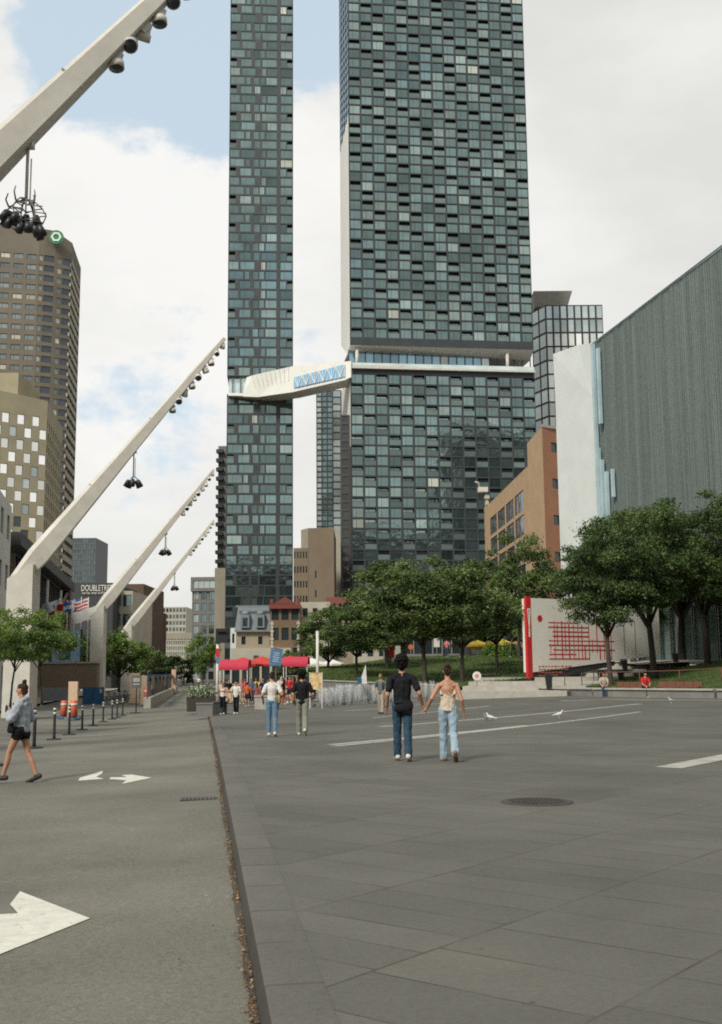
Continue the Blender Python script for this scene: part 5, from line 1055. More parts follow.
# ------------------------------------------------------------------ leaning lighting masts
M_arm2 = mat('painted_steel_seam', (.50, .465, .385), .6, var=.07, scale=1.)  # slightly darker paint of the arm's joint bands
AD = Vector((1, .4, 1.4)).normalized()
def mast(label, base, L, ztop, w0, lamp0=.70, nl=9, pw=1.5):
    g0 = rz(base.x, base.y)+.1
    e = empty('lighting_mast', (base.x, base.y, g0), 0, label, 'lighting mast', 'leaning white lighting masts along the street')
    h = ztop-g0
    q = MB(); q.hexa([(-pw/2, -pw/2, 0), (pw/2, -pw/2, 0), (pw/2, pw/2, 0), (-pw/2, pw/2, 0), (-pw/2*.95, -pw/2, h-.25), (pw/2*.95, -pw/2, h+.55), (pw/2*.95, pw/2, h+.55), (-pw/2*.95, pw/2, h-.25)]); q.build('pillar', M_white, e)
    # arm of box section: side face and top face, slightly chamfered, tapering to the tip
    side = AD.cross(Vector((0, 0, 1))).normalized(); upv = side.cross(AD).normalized()
    q = MB(); B0 = Vector((0, 0, h+.15)); sec = []
    for t, k in ((-.9, .62), (1.2, .96), (L*.33, .74), (L*.5, .585), (L*.8, .37), (L, .2)):
        c = B0+AD*t; a = w0*k
        sec.append([c+side*x*a*.5+upv*y*a*.5 for x, y in ((-1, -.85), (-.85, -1), (.85, -1), (1, -.85), (1, .62), (.55, 1), (-.55, 1), (-1, .62))])
    vs = [v for s_ in sec for v in s_]; n = 8
    q.add(vs, [(i*n+j, (i+1)*n+j, (i+1)*n+(j+1) % n, i*n+(j+1) % n) for i in range(len(sec)-1) for j in range(n)]+[tuple(range(n)), tuple(range(len(vs)-1, len(vs)-n-1, -1))])
    q.build('arm', M_white, e)
    q = MB()
    for t in (L*.33, L*.62):
        c = B0+AD*t; k = w0*(.74 if t < L*.5 else .50)
        q.box(c, (k*.97, .03, k*.97), 0, M=Matrix((side, AD, upv)).transposed())
    q.build('joint_band', M_arm2, e)
    for i in range(nl):
        t = L*(lamp0+(.98-lamp0)*i/(nl-1)); k = w0*(.47-.26*(t/L-lamp0)/(1-lamp0)); c = B0+AD*t-upv*(k*.30)
        f = MB(); sgn = 1 if i % 2 else -1; sc = .41*(1.0 if i < nl-2 else .8)
        dirs = (Vector((.15, -.8, -.7)) if i % 3 == 1 else Vector((.35*sgn, .5, -1)) if i % 3 == 2 else Vector((.1, -.12, -1))).normalized()
        f.box(c-upv*.15*sc, (.7*sc, .8*sc, .9*sc), 0, M=Matrix((side, AD, upv)).transposed())
        p0 = c-upv*.35*sc-dirs*.25*sc; f.tube([p0, p0+dirs*.15*sc, p0+dirs*.5*sc, p0+dirs*.55*sc, p0+dirs*1.0*sc], [.16*sc, .36*sc, .42*sc, .50*sc, .50*sc], 14)
        fo = f.build('floodlight', M_whiteU, e)
        g = MB(); g.tube([p0+dirs*.99*sc, p0+dirs*1.03*sc], [.44*sc, .42*sc], 14); g.build('lens', M_lens, fo)
    e['L'] = L; return e, Vector(e.location)+B0, upv, side
def rig(label, top, length, spread, m2=18, mesh=False, group='lamp clusters hanging from the masts', rl=1.0):
    bot = top-Vector((0, 0, length)); e = empty('hanging_lamp_cluster', bot, 0, label, 'lamp cluster', group)
    q = MB(); q.tube([(0, 0, length), (0, 0, 0)], .07*rl, 8); q.tube([(.16*rl, 0, length*.75), (.16*rl, 0, -.1)], .03*rl, 6); q.box((0, 0, length), (.45*rl, .45*rl, .25*rl)); q.build('rod', M_white, e)
    f = MB(); random.seed(len(label)); nr = 10 if mesh else 3
    for i in range(nr):
        w1_ = 1 if not mesh else .7+.45*math.sin(i*2.7+1); w2_ = 1 if not mesh else .7+.45*math.sin(((i+1) % nr)*2.7+1); a = i*math.pi*2/nr; x, y = math.cos(a)*spread*w1_, math.sin(a)*spread*w1_; a2 = (i+1)*math.pi*2/nr; x2, y2 = math.cos(a2)*spread*w2_, math.sin(a2)*spread*w2_
        if not mesh: f.tube([(0, 0, .0), (x*.5, y*.5, -spread*.15), (x, y, -spread*.7)], [.05*rl, .045*rl, .04*rl], 5); continue
        lv = ((.08, .15), (.45, .0), (.8, -.35), (1.0, -.75), (.85, -1.15), (.5, -1.5), (.2, -1.65)); jit = random.uniform(-.1, .1)
        f.tube([(x*r_, y*r_, (z_+jit)*spread) for r_, z_ in lv], .03*rl, 5)
        for r_, z_ in lv[1:6]: f.tube([(x*r_, y*r_, (z_+jit)*spread), (x2*r_, y2*r_, (z_+random.uniform(-.1, .1))*spread)], .025*rl, 5)
        if i % 2: f.tube([(x*.8, y*.8, -.3*spread), (x*.95, y*.95, .1*spread), (x*.85, y*.85, .45*spread)], [.04*rl, .035*rl, .025*rl], 5)
    f.build('frame', M_concd, e)
    for i in range(m2):
        a = i*2.399; rr_ = spread*(.5+.6*((i*7) % m2)/m2) if mesh else spread*.9; x, y = math.cos(a)*rr_, math.sin(a)*rr_
        z = -spread*(.3+.55*rr_/spread)+(.55*math.sin(i*2.3)-.25 if mesh else 0)*spread; d = Vector((x*.5, y*.5, -spread*.8)).normalized(); s_ = .33*rl if mesh else .5*rl
        g = MB(); p = Vector((x, y, z)); g.tube([p, p+d*s_*.3, p+d*s_*1.5], [s_*.3, s_*.45, s_*.5], 10); g.build('spotlight', M_black, e)
    return e
def arm_pt(B0, t): return B0+AD*t
b2 = P(24, 575, 62); b1 = Vector((b2.x+.1429*(62-24), 24, 0)); b3 = P(99, 612, 99); b4 = P(128, 629, 134)
e1, B1_, U_, S_ = mast('nearest leaning white mast, its arm crossing the top left corner of the sky', b1, 17.8, 7.76, 1.36)
e2, B2_, _, _ = mast('white leaning mast rising from the left trees in front of the brown tower', b2, 18.8, b2.z, 1.30)
e3, B3_, _, _ = mast('white leaning mast standing by the blue hoarding', b3, 17.0, b3.z, 1.15, pw=1.2)
e4, B4_, _, _ = mast('farthest and smallest white leaning mast on the street', b4, 17.2, b4.z, 1.1, pw=1.15)
def hang(B0, px, lo=0, hi=19):
    for i in range(40):
        t = (lo+hi)/2
        if proj(B0+AD*t)[0] < px: lo = t
        else: hi = t
    return B0+AD*t
p = hang(B1_, 17); rig('large lamp cluster on a lattice, hanging from the nearest mast arm', p-U_*.35, 1.5, .48, 18, True, rl=.6)
p = hang(B2_, 130); rig('small black lamp cluster hanging below the second mast arm', p-U_*.3, 1.5, .26, 5, rl=.62)
p = hang(B3_, 163); rig('lamp cluster hanging below the third mast arm, a dot against the cloud', p-U_*.3, 1.3, .26, 5, rl=.7)
p = hang(B4_, 172.5); rig('tiny lamp cluster hanging below the farthest mast arm', p-U_*.3, 1.4, .26, 4, rl=.7)
# ------------------------------------------------------------------ trees
M_bark = mat('bark', (.05, .042, .03), .9, var=.3, scale=6, bump=.6, bscale=18)
M_lf = [mat('leaf_a', (.112, .165, .047), .55, var=.3, scale=.7, trans=.3, spec=.3), mat('leaf_b', (.165, .225, .068), .5, var=.25, scale=.7, trans=.3, spec=.4), mat('leaf_c', (.055, .092, .028), .6, var=.3, scale=.7, trans=.25, spec=.3)]
M_lfd = [mat('leaf_dark_a', (.082, .13, .04), .55, var=.3, scale=.7, trans=.3, spec=.3), mat('leaf_dark_b', (.115, .17, .052), .5, var=.25, scale=.7, trans=.3, spec=.35), mat('leaf_dark_c', (.042, .07, .024), .6, var=.3, scale=.7, trans=.25, spec=.3)]
M_lfg = [mat('leaf_bright_a', (.13, .21, .035), .5, var=.3, scale=.9, trans=.35), mat('leaf_bright_b', (.17, .25, .045), .5, var=.25, scale=.9, trans=.35), mat('leaf_bright_c', (.08, .15, .028), .55, var=.3, scale=.9, trans=.3)]
def tree_mesh(seed, H, R, trunk_h, nclump=46, nleaf=21000, leaf=.13, lm=None, tr=.17, lean=0., flat=.55, low=.0):
    rnd = random.Random(seed); q = MB(); tips = []
    top = Vector((lean, 0, trunk_h)); q.tube([(0, 0, -.25), (lean*.15, 0, .1), (lean*.5, .03, trunk_h*.55), top], [tr*1.45, tr*1.05, tr*.9, tr*.8], 9)
    nb = 6
    for i in range(nb):
        a = i*6.283/nb+rnd.uniform(-.4, .4); el = rnd.uniform(.5, 1.1); L = (H-trunk_h)*rnd.uniform(.55, .8)
        d = Vector((math.cos(a)*math.cos(el)*R/(H-trunk_h)*1.6, math.sin(a)*math.cos(el)*R/(H-trunk_h)*1.6, math.sin(el)))
        st = top-Vector((0, 0, trunk_h*.12*rnd.random())); m1 = st+d*L*.4+Vector((0, 0, .2)); en = st+d*L
        q.tube([st, m1, en], [tr*.6, tr*.36, tr*.1], 6)
        for j in range(4):
            s2 = st.lerp(en, rnd.uniform(.25, .9)); d2 = Vector((rnd.gauss(0, 1), rnd.gauss(0, 1), rnd.uniform(0, .8))).normalized(); e2 = s2+d2*R*rnd.uniform(.25, .5)
            q.tube([s2, s2.lerp(e2, .5)+Vector((0, 0, .1)), e2], [tr*.24, tr*.15, tr*.05], 5)
            tips.append(e2)
        tips.append(en)
    q.tube([top, top+Vector((lean*.2, 0, (H-trunk_h)*.75))], [tr*.65, tr*.1], 6)
    cz = trunk_h+(H-trunk_h)*(.5-low); hz = (H-trunk_h)*(.5+low)
    cl = []
    while len(cl) < nclump:
        if len(cl) < len(tips) and rnd.random() < .6: c = tips[len(cl)].copy()
        else:
            v = Vector((rnd.gauss(0, 1), rnd.gauss(0, 1), rnd.gauss(0, 1))).normalized()*rnd.uniform(.45, 1.)**.7; c = Vector((v.x*R*.86+lean, v.y*R*.86, cz+v.z*hz*.88))
        f = max(-1, min(1, (c.z-cz)/hz)); rmax = R*math.sqrt(max(.12, 1-f*f*.9)); h_ = Vector((c.x-lean, c.y))
        if h_.length > rmax: h_ = h_.normalized()*rmax; c.x, c.y = h_.x+lean, h_.y
        c.z = min(c.z, H-.3); cl.append((c, R*rnd.uniform(.14, .31), rnd.choice((0, 0, 1, 1, 2))))
    # leaves by clump: ragged, flattened layers
    V = []; F = []; MI = []; rs = np.random.RandomState(seed); per = nleaf//nclump
    for c, r, mi in cl:
        n = int(per*(r/(R*.26))**2)
        d = rs.normal(size=(n, 3)); d /= np.linalg.norm(d, axis=1)[:, None]; rad = rs.uniform(0, 1, n)**.45
        p = np.array(c)+d*rad[:, None]*np.array([r, r, r*flat])*(1+.45*rs.normal(size=(n, 1))*.5)
        p[:, 2] -= .12*(np.hypot(p[:, 0]-c.x, p[:, 1]-c.y)/r)**2*r
        nrm = rs.normal(size=(n, 3))*.75+np.array([0, 0, 1.])+d*.5; nrm /= np.linalg.norm(nrm, axis=1)[:, None]
        a = np.cross(nrm, rs.normal(size=(n, 3))); a /= np.linalg.norm(a, axis=1)[:, None]; b = np.cross(nrm, a)
        s = leaf*rs.uniform(.6, 1.35, n)[:, None]
        quad = np.stack([p-a*s, p-b*s*.42, p+a*s, p+b*s*.42], 1)
        V.append(quad.reshape(-1, 3)); MI.append(np.where(rs.rand(n) < .8, mi, rs.randint(0, 3, n)))
    V = np.concatenate(V); MI = np.concatenate(MI); n = len(V)//4
    me = bpy.data.meshes.new('crown'); me.vertices.add(len(V)); me.vertices.foreach_set('co', V.ravel()); me.loops.add(4*n); me.loops.foreach_set('vertex_index', np.arange(4*n, dtype=np.int32))
    me.polygons.add(n); me.polygons.foreach_set('loop_start', np.arange(0, 4*n, 4, dtype=np.int32)); me.polygons.foreach_set('loop_total', np.full(n, 4, dtype=np.int32))
    me.polygons.foreach_set('material_index', MI.astype(np.int32))
    for m_ in (lm or M_lf): me.materials.append(m_)
    me.update(); me.validate()
    return q, me
TR = {}
def tree(kind, label, loc, scale=1., rot=None, group='trees', sz=1.):
    if kind not in TR:
        q, me = tree_mesh(*TK[kind][0], **TK[kind][1]); TR[kind] = [None, me, q]
    t = TR[kind]; e = empty(TK[kind][2] if len(TK[kind]) > 2 else 'tree', loc, rot if rot is not None else random.uniform(0, 6.28), label, 'tree', group)
    if t[0] is None: o = t[2].build('trunk', M_bark, e); t[0] = o
    else: o = t[0].copy(); COL.objects.link(o); o.parent = e
    c = bpy.data.objects.new('crown', t[1]); link(c, e); e.scale = (scale, scale, scale*sz); return e
TK = {'A': ((1, 12.0, 3.9, 3.3), dict(nclump=78, nleaf=36000, leaf=.12, tr=.2, lean=.25, flat=.5, lm=M_lfd)),
      'B': ((2, 13.0, 4.3, 3.6), dict(nclump=88, nleaf=40000, leaf=.12, tr=.23, lean=-.3, flat=.5, lm=M_lfd)),
      'C': ((3, 10.0, 3.6, 2.8), dict(nclump=64, nleaf=25000, leaf=.13, tr=.17, lean=.1, flat=.55)),
      'D': ((4, 9.0, 3.4, 2.6), dict(nclump=60, nleaf=22000, leaf=.13, tr=.15, lean=-.15, flat=.6)),
      'L': ((5, 5.6, 2.7, 2.0), dict(nclump=42, nleaf=14000, leaf=.09, tr=.06, lean=.2, flat=.5, lm=M_lfg)),
      'F': ((6, 9.0, 3.6, 1.8), dict(nclump=40, nleaf=8000, leaf=.24, tr=.18, flat=.7, low=.1)),
      'G': ((7, 8.0, 4.2, 1.6), dict(nclump=40, nleaf=9000, leaf=.2, tr=.16, flat=.7, lm=M_lfg, low=.05))}
def ground_r(px, py, D): return P(px, py, D)
def tr_at(kind, label, px, pybase, D, top=None, group='trees on the right lawns', rot=None, wscale=1.):
    b = P(px, pybase, D)
    H = TK[kind][0][1]
    s = 1. if top is None else (P(px, top, D).z-b.z)/H
    e = tree(kind, label, b, s*wscale, rot, group, 1/wscale)
    return e
g_ = 'park trees on the right'
tr_at('A', 'slim trunked tree in front of the red map pavilion, behind the seated pair', 611, 684, 68, 512, g_, 2.0, .92)
tr_at('B', 'tree with a yellowish trunk rising behind the person in red', 655, 676, 72, 489, g_, .4, 1.0)
tr_at('A', 'thick trunked tree on the lawn by the museum glazing', 708, 664, 80, 486, g_, 4.0, 1.1)
tr_at('B', 'dark tree at the right edge whose trunk stands outside the picture', 752, 672, 70, 480, g_, 2.6, 1.0)
tr_at('B', 'tree deep in the group, between the slim trunk and the yellowish trunk', 634, 666, 86, 500, g_, 5.1, 1.1)
tr_at('A', 'tree deep in the group, between the yellowish trunk and the thick trunk', 683, 665, 87, 492, g_, 1.1, 1.2)
tr_at('C', 'small dense tree right behind the pavilion, before the white end wall', 590, 662, 92, 545, g_, 1.0, 1.15)
tr_at('C', 'tall dark tree left of the pavilion, in front of the orange brick building', 519, 664, 96, 527, g_, .2, .85)
tr_at('D', 'round tree on the lawn below the left edge of the brick building', 497, 672, 84, 572, g_, 1.7, 1.05)
tr_at('D', 'broad tree on the lawn behind the woman in the halter top', 462, 682, 76, 560, g_, 2.2, 1.15)
tr_at('C', 'tall tree on the lawn between the couple, seen above their hands', 425, 683, 76, 551, g_, 3.3, 1.1)
tr_at('D', 'wide tree on the lawn just left of the man in black', 388, 672, 90, 562, g_, .5, 1.3)
tr_at('C', 'tree at the back of the lawn under the corner of the wide tower', 445, 664, 104, 566, g_, 5., 1.2)
tr_at('D', 'lower spreading tree near the left end of the lawn', 356, 676, 82, 607, g_, 4.4, 1.4)
tr_at('D', 'leftmost park tree, beside the white pole', 327, 684, 92, 605, g_, 3.0, 1.25)
tr_at('F', 'background tree filling the gap between park trunks', 470, 662, 118, 580, g_, 1.0, 1.2)
tr_at('F', 'background tree left of the red pavilion spine', 512, 662, 120, 575, g_, 3.0, 1.2)
tr_at('F', 'background tree behind the tree near the red post box', 405, 663, 125, 590, g_, 2.2, 1.5)
tr_at('F', 'dark background tree right of the museum end wall', 640, 662, 89, 560, g_, 2.2, .8)
gl_g = 'street trees on the left'
tr_at('L', 'light green young tree with a thin dark trunk at the left edge', 10, 704, 43, 604, gl_g, .8, 1.05)
tr_at('L', 'light green young tree before the second mast, behind the walking woman', 42, 700, 50, 606, gl_g, 3.2, 1.05)
tr_at('L', 'light green tree partly outside the left edge', -22, 705, 40, 598, gl_g, 5.2, 1.0)
tr_at('G', 'full green tree behind the third mast, over the parked bicycles', 119, 690, 112, 625, gl_g, 1.0, 1.0)
tr_at('G', 'full green tree between the blue billboard and the third mast', 88, 690, 120, 630, gl_g, 2.5, .9)
tr_at('G', 'upright green tree on the street by the planters', 203, 686, 165, 629, gl_g, 2.0, .62)
tr_at('F', 'dark tree far down the street beside the stone terrace', 165, 684, 230, 650, gl_g, 2.0, 1.3)
tr_at('F', 'dark tree far down the street, left of the upright tree', 184, 684, 240, 654, gl_g, 1.0, 1.3)
tr_at('F', 'dark tree beyond the hoarding under the brown block', 146, 684, 180, 641, gl_g, 4.0, 1.2)
tr_at('F', 'dark tree behind the brown low wall, under the flags', 62, 690, 125, 628, gl_g, 3.0, 1.)
tr_at('F', 'small dark tree in front of the gabled brick house', 290, 684, 180, 645, gl_g, 3.0, 1.2)
# ------------------------------------------------------------------ street furniture
M_band = mat('reflective_band', (.62, .60, .55), .4)
M_cone = mat('safety_orange', (.62, .13, .06), .55, var=.1)
M_hblue = mat('hoarding_blue', (.02, .10, .22), .5, var=.12, scale=2)
M_wood = mat('bench_wood', (.17, .065, .04), .7, var=.25, scale=3, stretch=(1, 8, 8))
M_peach = mat('sun_faded_board', (.58, .42, .28), .7, var=.1)
# flexible posts
q = MB(); q.lathe([(.23, 0), (.235, .02), (.20, .045), (.05, .06)], 18); q.lathe([(.052, .05), (.048, .12), (.046, .72)], 14)
proto = None
bp_ = [(-8, 766), (34, 748.5), (54, 740), (69, 735), (82, 730), (93, 726), (103, 722), (112, 719.5), (117, 718), (122.5, 716)]
word = ['cut off by the left edge', 'half hidden behind the walking woman', 'first right of the walking woman', 'second right of the walking woman', 'third right of the walking woman', 'fourth right of the walking woman', 'fifth right of the walking woman', 'sixth right of the walking woman', 'seventh right of the walking woman', 'farthest of the line, next to the sign stand']
base_me = post_me = band_me = None
for i, (px, py) in enumerate(bp_):
    p = G(px, py, 0, True); e = empty('flexible_post', p, 0, 'black flexible post with pale bands, '+word[i], 'bollard', 'black flexible posts along the lane')
    a = MB(); a.lathe([(.24, 0), (.245, .02), (.21, .045), (.05, .062)], 18); a.build('base', M_rubber, e)
    a = MB(); a.lathe([(.05, .05), (.046, .12), (.043, 1.04), (.03, 1.07)], 14); po = a.build('post', M_rubber, e)
    for z in (.80, .93): a = MB(); a.lathe([(.0475, z), (.0475, z+.075)], 14); a.build('band', M_band, po)
# sign stand in the lane
p = G(136, 713, 0, True); e = empty('sign_stand', p, R_(8), 'thin black pole stand with a square white notice, in front of the hoarding', 'sign stand')
a = MB(); a.lathe([(.36, 0), (.36, .03), (.05, .05)], 16); a.build('base', M_rubber, e); a = MB(); a.lathe([(.035, .04), (.03, 2.3)], 8); a.build('pole', M_black, e)
a = MB(); a.box((0, -.04, 1.95), (.6, .03, .75)); a.build('board', M_concd, e); a = MB(); a.box((0, -.06, 2.05), (.42, .01, .25)); a.box((0, -.06, 1.78), (.42, .01, .10)); a.build('notice', M_band, e)
# marker drums and faded boards
def drum(px, py, D, label, s=1.):
    p = P(px, py, D); p.z = rz(p.x, p.y); e = empty('traffic_marker', p, 0, label, 'traffic marker', 'orange traffic markers')
    a = MB(); a.lathe([(.34*s, 0), (.34*s, .10), (.24*s, .12)], 16); a.build('base', M_hblue, e)
    a = MB(); a.lathe([(.21*s, .12), (.19*s, 1.15*s), (.15*s, 1.18*s)], 16); bo = a.build('barrel', M_cone, e)
    for z in (.86,): a = MB(); a.lathe([(.208*s, z*s), (.204*s, (z+.13)*s)], 16); a.build('band', M_band, bo)
drum(64, 704, 62, 'orange marker left of the tan board, by the blue panel', .85); drum(74, 705, 60, 'orange marker right of the first, in front of the tan board', .9)
drum(147, 702, 84, 'orange marker beside the pale post at the start of the hoarding', 1.2)
def boardpost(px, D, w, h, label, m, name='board_post', cat='board'):
    p = P(px, 690, D); p.z = rz(p.x, p.y); e = empty(name, p, 0, label, cat); a = MB(); a.box((0, 0, h/2), (w, .25, h)); a.build('panel', m, e); a = MB(); a.box((0, 0, .06), (w+.3, .6, .12)); a.build('foot', M_concd, e); return e
boardpost(73.5, 61.5, .5, 2.05, 'tan upright board behind the pair of orange markers', M_peach)
boardpost(145, 86, .62, 2.3, 'pale peach upright board at the near end of the blue hoarding', M_peach)
boardpost(135, 90, .75, 2.5, 'peach framed notice panel left of the pale board', M_peach)
boardpost(173.5, 133, .5, 2.9, 'pale post closing the far end of the hoarding', M_peach)
# blue construction panel
e_ = empty('construction_panel', G(93, 705, 0, True), R_(-3), 'dark blue construction panel at the foot of the third mast', 'construction panel')
a = MB(); a.box((0, 0, .72), (1.62, .06, 1.35)); a.build('panel', M_hblue, e_)
a = MB()
for x in (-.83, 0, .83): a.box((x, .0, .72), (.05, .09, 1.45))
a.build('frame', M_dkgrey, e_); a = MB(); a.box((.62, -.05, 1.1), (.2, .02, .32)); a.build('label_plate', M_peach, e_)
# grey sheet fence and barrier fence on the left
e_ = empty('sheet_fence', G(48, 708, 0, True), R_(3), 'grey sheet fence behind the walking woman, below the brown wall', 'fence')
a = MB(); a.box((0, 3, .95), (2.3, .05, 1.0)); a.build('panel', mat('grey_sheet', (.20, .215, .225), .5), e_); a = MB()
for x in (-1.2, 1.2): a.box((x, 3, .75), (.09, .09, 1.5))
a.build('posts', M_white, e_)
a = empty('pedestrian_barrier', G(18, 758, 0, True), 0, 'dark metal barrier railing behind the walking woman at the left edge', 'barrier')
b = MB(); p0, p1 = G(-30, 762, 0, True)-Vector(a.location), G(28, 752, 0, True)-Vector(a.location)+Vector((0, 6.5, -.1))
p1 = street(33.5, -5.9, 0)-Vector(a.location); p1.z = -.15; p0 = p1-SD*12; p0.z = .1; p0 += ST*-.5; p1 += ST*-.5
for z in (.28, 1.05): b.tube([p0+Vector((0, 0, z)), p1+Vector((0, 0, z))], .028, 6)
b.build('rail', M_black, a); b = MB()
for i in range(41): c = p0.lerp(p1, i/40); b.tube([c+Vector((0, 0, .28)), c+Vector((0, 0, 1.05))], .012, 5)
b.build('bars', M_black, a); b = MB()
for i in range(5): c = p0.lerp(p1, i/4); b.tube([c, c+Vector((0, 0, 1.1))], .03, 6)
b.build('posts', M_black, a)
# brown low wall, steps and blue billboard behind
e_ = empty('brick_wall', P(64, 688, 92), 0, 'long brown brick retaining wall behind the grey fence', 'wall'); a = MB(); a.box((0, 0, .95), (5.6, 1, 2.1)); a.build('wall', brick_mat('wall_brick', (.21, .15, .10), (.17, .12, .08), (.25, .2, .15), .4, .1, .01), e_); a = MB(); a.box((0, -.02, 2.06), (5.8, 1.15, .14)); a.build('coping', M_conc, e_)
p = P(66, 661, 98); e_ = empty('billboard', p, 0, 'blue sky coloured billboard behind the light green trees, above the brick wall', 'billboard')
a = MB(); a.box((0, 0, 1.3), (2.5, .12, 2.7)); a.build('screen', mat('blue_poster', (.16, .34, .62), .5, var=.35, scale=.6, col2=(.35, .48, .62)), e_); a = MB(); a.box((-.1, -.09, .7), (1.0, .03, 1.1)); a.build('printed_figure', M_hblue, e_)
a = MB(); a.box((-1.35, 0, .6), (.2, .25, 4.4)); a.box((1.32, 0, .6), (.12, .25, 4.4)); a.build('frame', M_dkgrey, e_)
# flags
def flag(px, D, ptop, ctype, label, w=1.8, h=1.0, ph=None):
    p = P(px, 690, D); zb = 0.; zt = P(px, ptop, D).z; e = empty('flag_pole', (p.x, D, zb), 0, label, 'flag', 'flags in front of the black hotel'); a = MB(); a.tube([(0, 0, 0), (0, 0, zt)], [.07, .04], 8); a.build('pole', M_band, e)
    mb = MB(); n, mrow = 14, 6; vs = []
    for j in range(mrow+1):
        for i in range(n+1):
            x = w*i/n; vs.append((-x*.95, .16*math.sin(x*4+j*.3), zt-.1-h*j/mrow-x*.28+.05*math.sin(x*5)))
    for j in range(mrow):
        for i in range(n):
            m_ = {'tri': 0 if i < 4 or i > 9 else 1, 'cross': 1 if (i in (5, 6) or j in (2, 3)) else 0, 'half': 0 if i < 6 else 1, 'stripe': j % 2, 'plain': 0}[ctype[0]]
            mb.add([vs[j*(n+1)+i], vs[j*(n+1)+i+1], vs[(j+1)*(n+1)+i+1], vs[(j+1)*(n+1)+i]], [(0, 1, 2, 3)], m_, True)
    mb.build('flag', [ctype[1], ctype[2]], e)
fw = cloth('flag_white', (.66, .64, .60)); fr = cloth('flag_red', (.5, .04, .04)); fb_ = cloth('flag_blue', (.07, .16, .42)); fp = cloth('flag_pale', (.50, .56, .60))
flag(57, 104, 598, ('plain', fp, fw), 'pale blue grey flag, leftmost of the row'); flag(65, 104, 600, ('tri', fr, fw), 'red and white flag right of the pale one'); flag(72, 103, 599, ('half', fw, fr), 'white flag with a red half, third in the row')
flag(79, 102, 597, ('cross', fb_, fw), 'blue flag with a white cross, fourth in the row'); flag(86, 102, 597, ('stripe', fw, fr), 'red and white striped flag before the tallest white one'); flag(99, 101, 603, ('plain', fw, fw), 'large plain white flag touching the third mast', 2.8, 1.1)
# hoarding along the bike lane
e_ = empty('hoarding', P(160, 690, 100), 0, 'long blue topped hoarding over a pale concrete barrier beside the lane', 'hoarding'); eb = Vector(e_.location)
a0 = street(80, -4.2); a1 = street(155, -4.0)
def slab(name, z0, z1, th, m, t=0, a0=a0, a1=a1):
    d = (a1-a0).normalized(); nn = Vector((-d.y, d.x, 0))*th/2; o = MB()
    zz = [rz(a0.x, a0.y), rz(a1.x, a1.y)]
    o.hexa([v-eb for v in (a0-nn+Vector((0, 0, zz[0]+z0)), a1-nn+Vector((0, 0, zz[1]+z0)), a1+nn+Vector((0, 0, zz[1]+z0)), a0+nn+Vector((0, 0, zz[0]+z0)), a0-nn+Vector((0, 0, zz[0]+z1)), a1-nn+Vector((0, 0, zz[1]+z1)), a1+nn+Vector((0, 0, zz[1]+z1)), a0+nn+Vector((0, 0, zz[0]+z1)))]); o.build(name, m, e_)
slab('barrier', 0, .75, .5, M_conc); slab('top_panel', 1.95, 2.35, .08, M_hblue)
for i in range(56): a = MB(); c = a0.lerp(a1, i/55)-eb; a.box((c.x, c.y, rz(c.x+eb.x, c.y+eb.y)+1.35-eb.z), (.06, .06, 1.25)); a.build('post', M_brownp, e_)
for i in range(9):
    c = a0.lerp(a1, (i+.5)/9)-eb; o = MB(); o.box((c.x+.2, c.y, rz(0, 90)+1.3-eb.z), (.03, 4.6, .95), 0, R_(8)); o.build('poster', mat('hoard_%d' % (i % 3), ((.28, .24, .18), (.12, .11, .10), (.18, .13, .09))[i % 3], .7, var=.45, scale=2.5), e_)
# parked bicycles behind the blue panel
def bicycle(loc, rot, label):
    e = empty('bicycle', loc, rot, label, 'bicycle', 'bicycles parked by the hoarding')
    for x in (-.52, .52):
        a = MB(); pts = [(x+.33*math.cos(t), 0, .35+.33*math.sin(t)) for t in [i*math.pi/10 for i in range(21)]]; a.tube(pts, .025, 6, cap=False); a.tube([(x-.3, 0, .35), (x+.3, 0, .35)], .008, 4); a.tube([(x, 0, .05), (x, 0, .65)], .008, 4); a.build('wheel', M_rubber, e)
    a = MB()
    for s_ in ([(-.52, 0, .35), (-.15, 0, .85), (.35, 0, .85), (.52, 0, .35)], [(-.15, 0, .9), (-.08, 0, .33), (.37, 0, .82)], [(-.52, 0, .35), (-.08, 0, .33)], [(.35, 0, .8), (.32, 0, 1.0)]): a.tube(s_, .022, 6)
    a.build('frame', M_dkgrey, e); a = MB(); a.box((-.17, 0, .95), (.26, .12, .05)); a.build('saddle', M_rubber, e); a = MB(); a.tube([(.25, -.28, 1.02), (.33, 0, 1.0), (.25, .28, 1.02)], .018, 6); a.build('handlebar', M_black, e)
for i, px in enumerate((111, 116, 121, 126)):
    p = P(px, 690, 88+i*2); p.z = rz(p.x, p.y)+.02; bicycle(p, R_(10+i*25), 'dark bicycle parked behind the blue panel, %s' % ('nearest the panel', 'second from the panel', 'third from the panel', 'nearest the peach notice panel')[i])
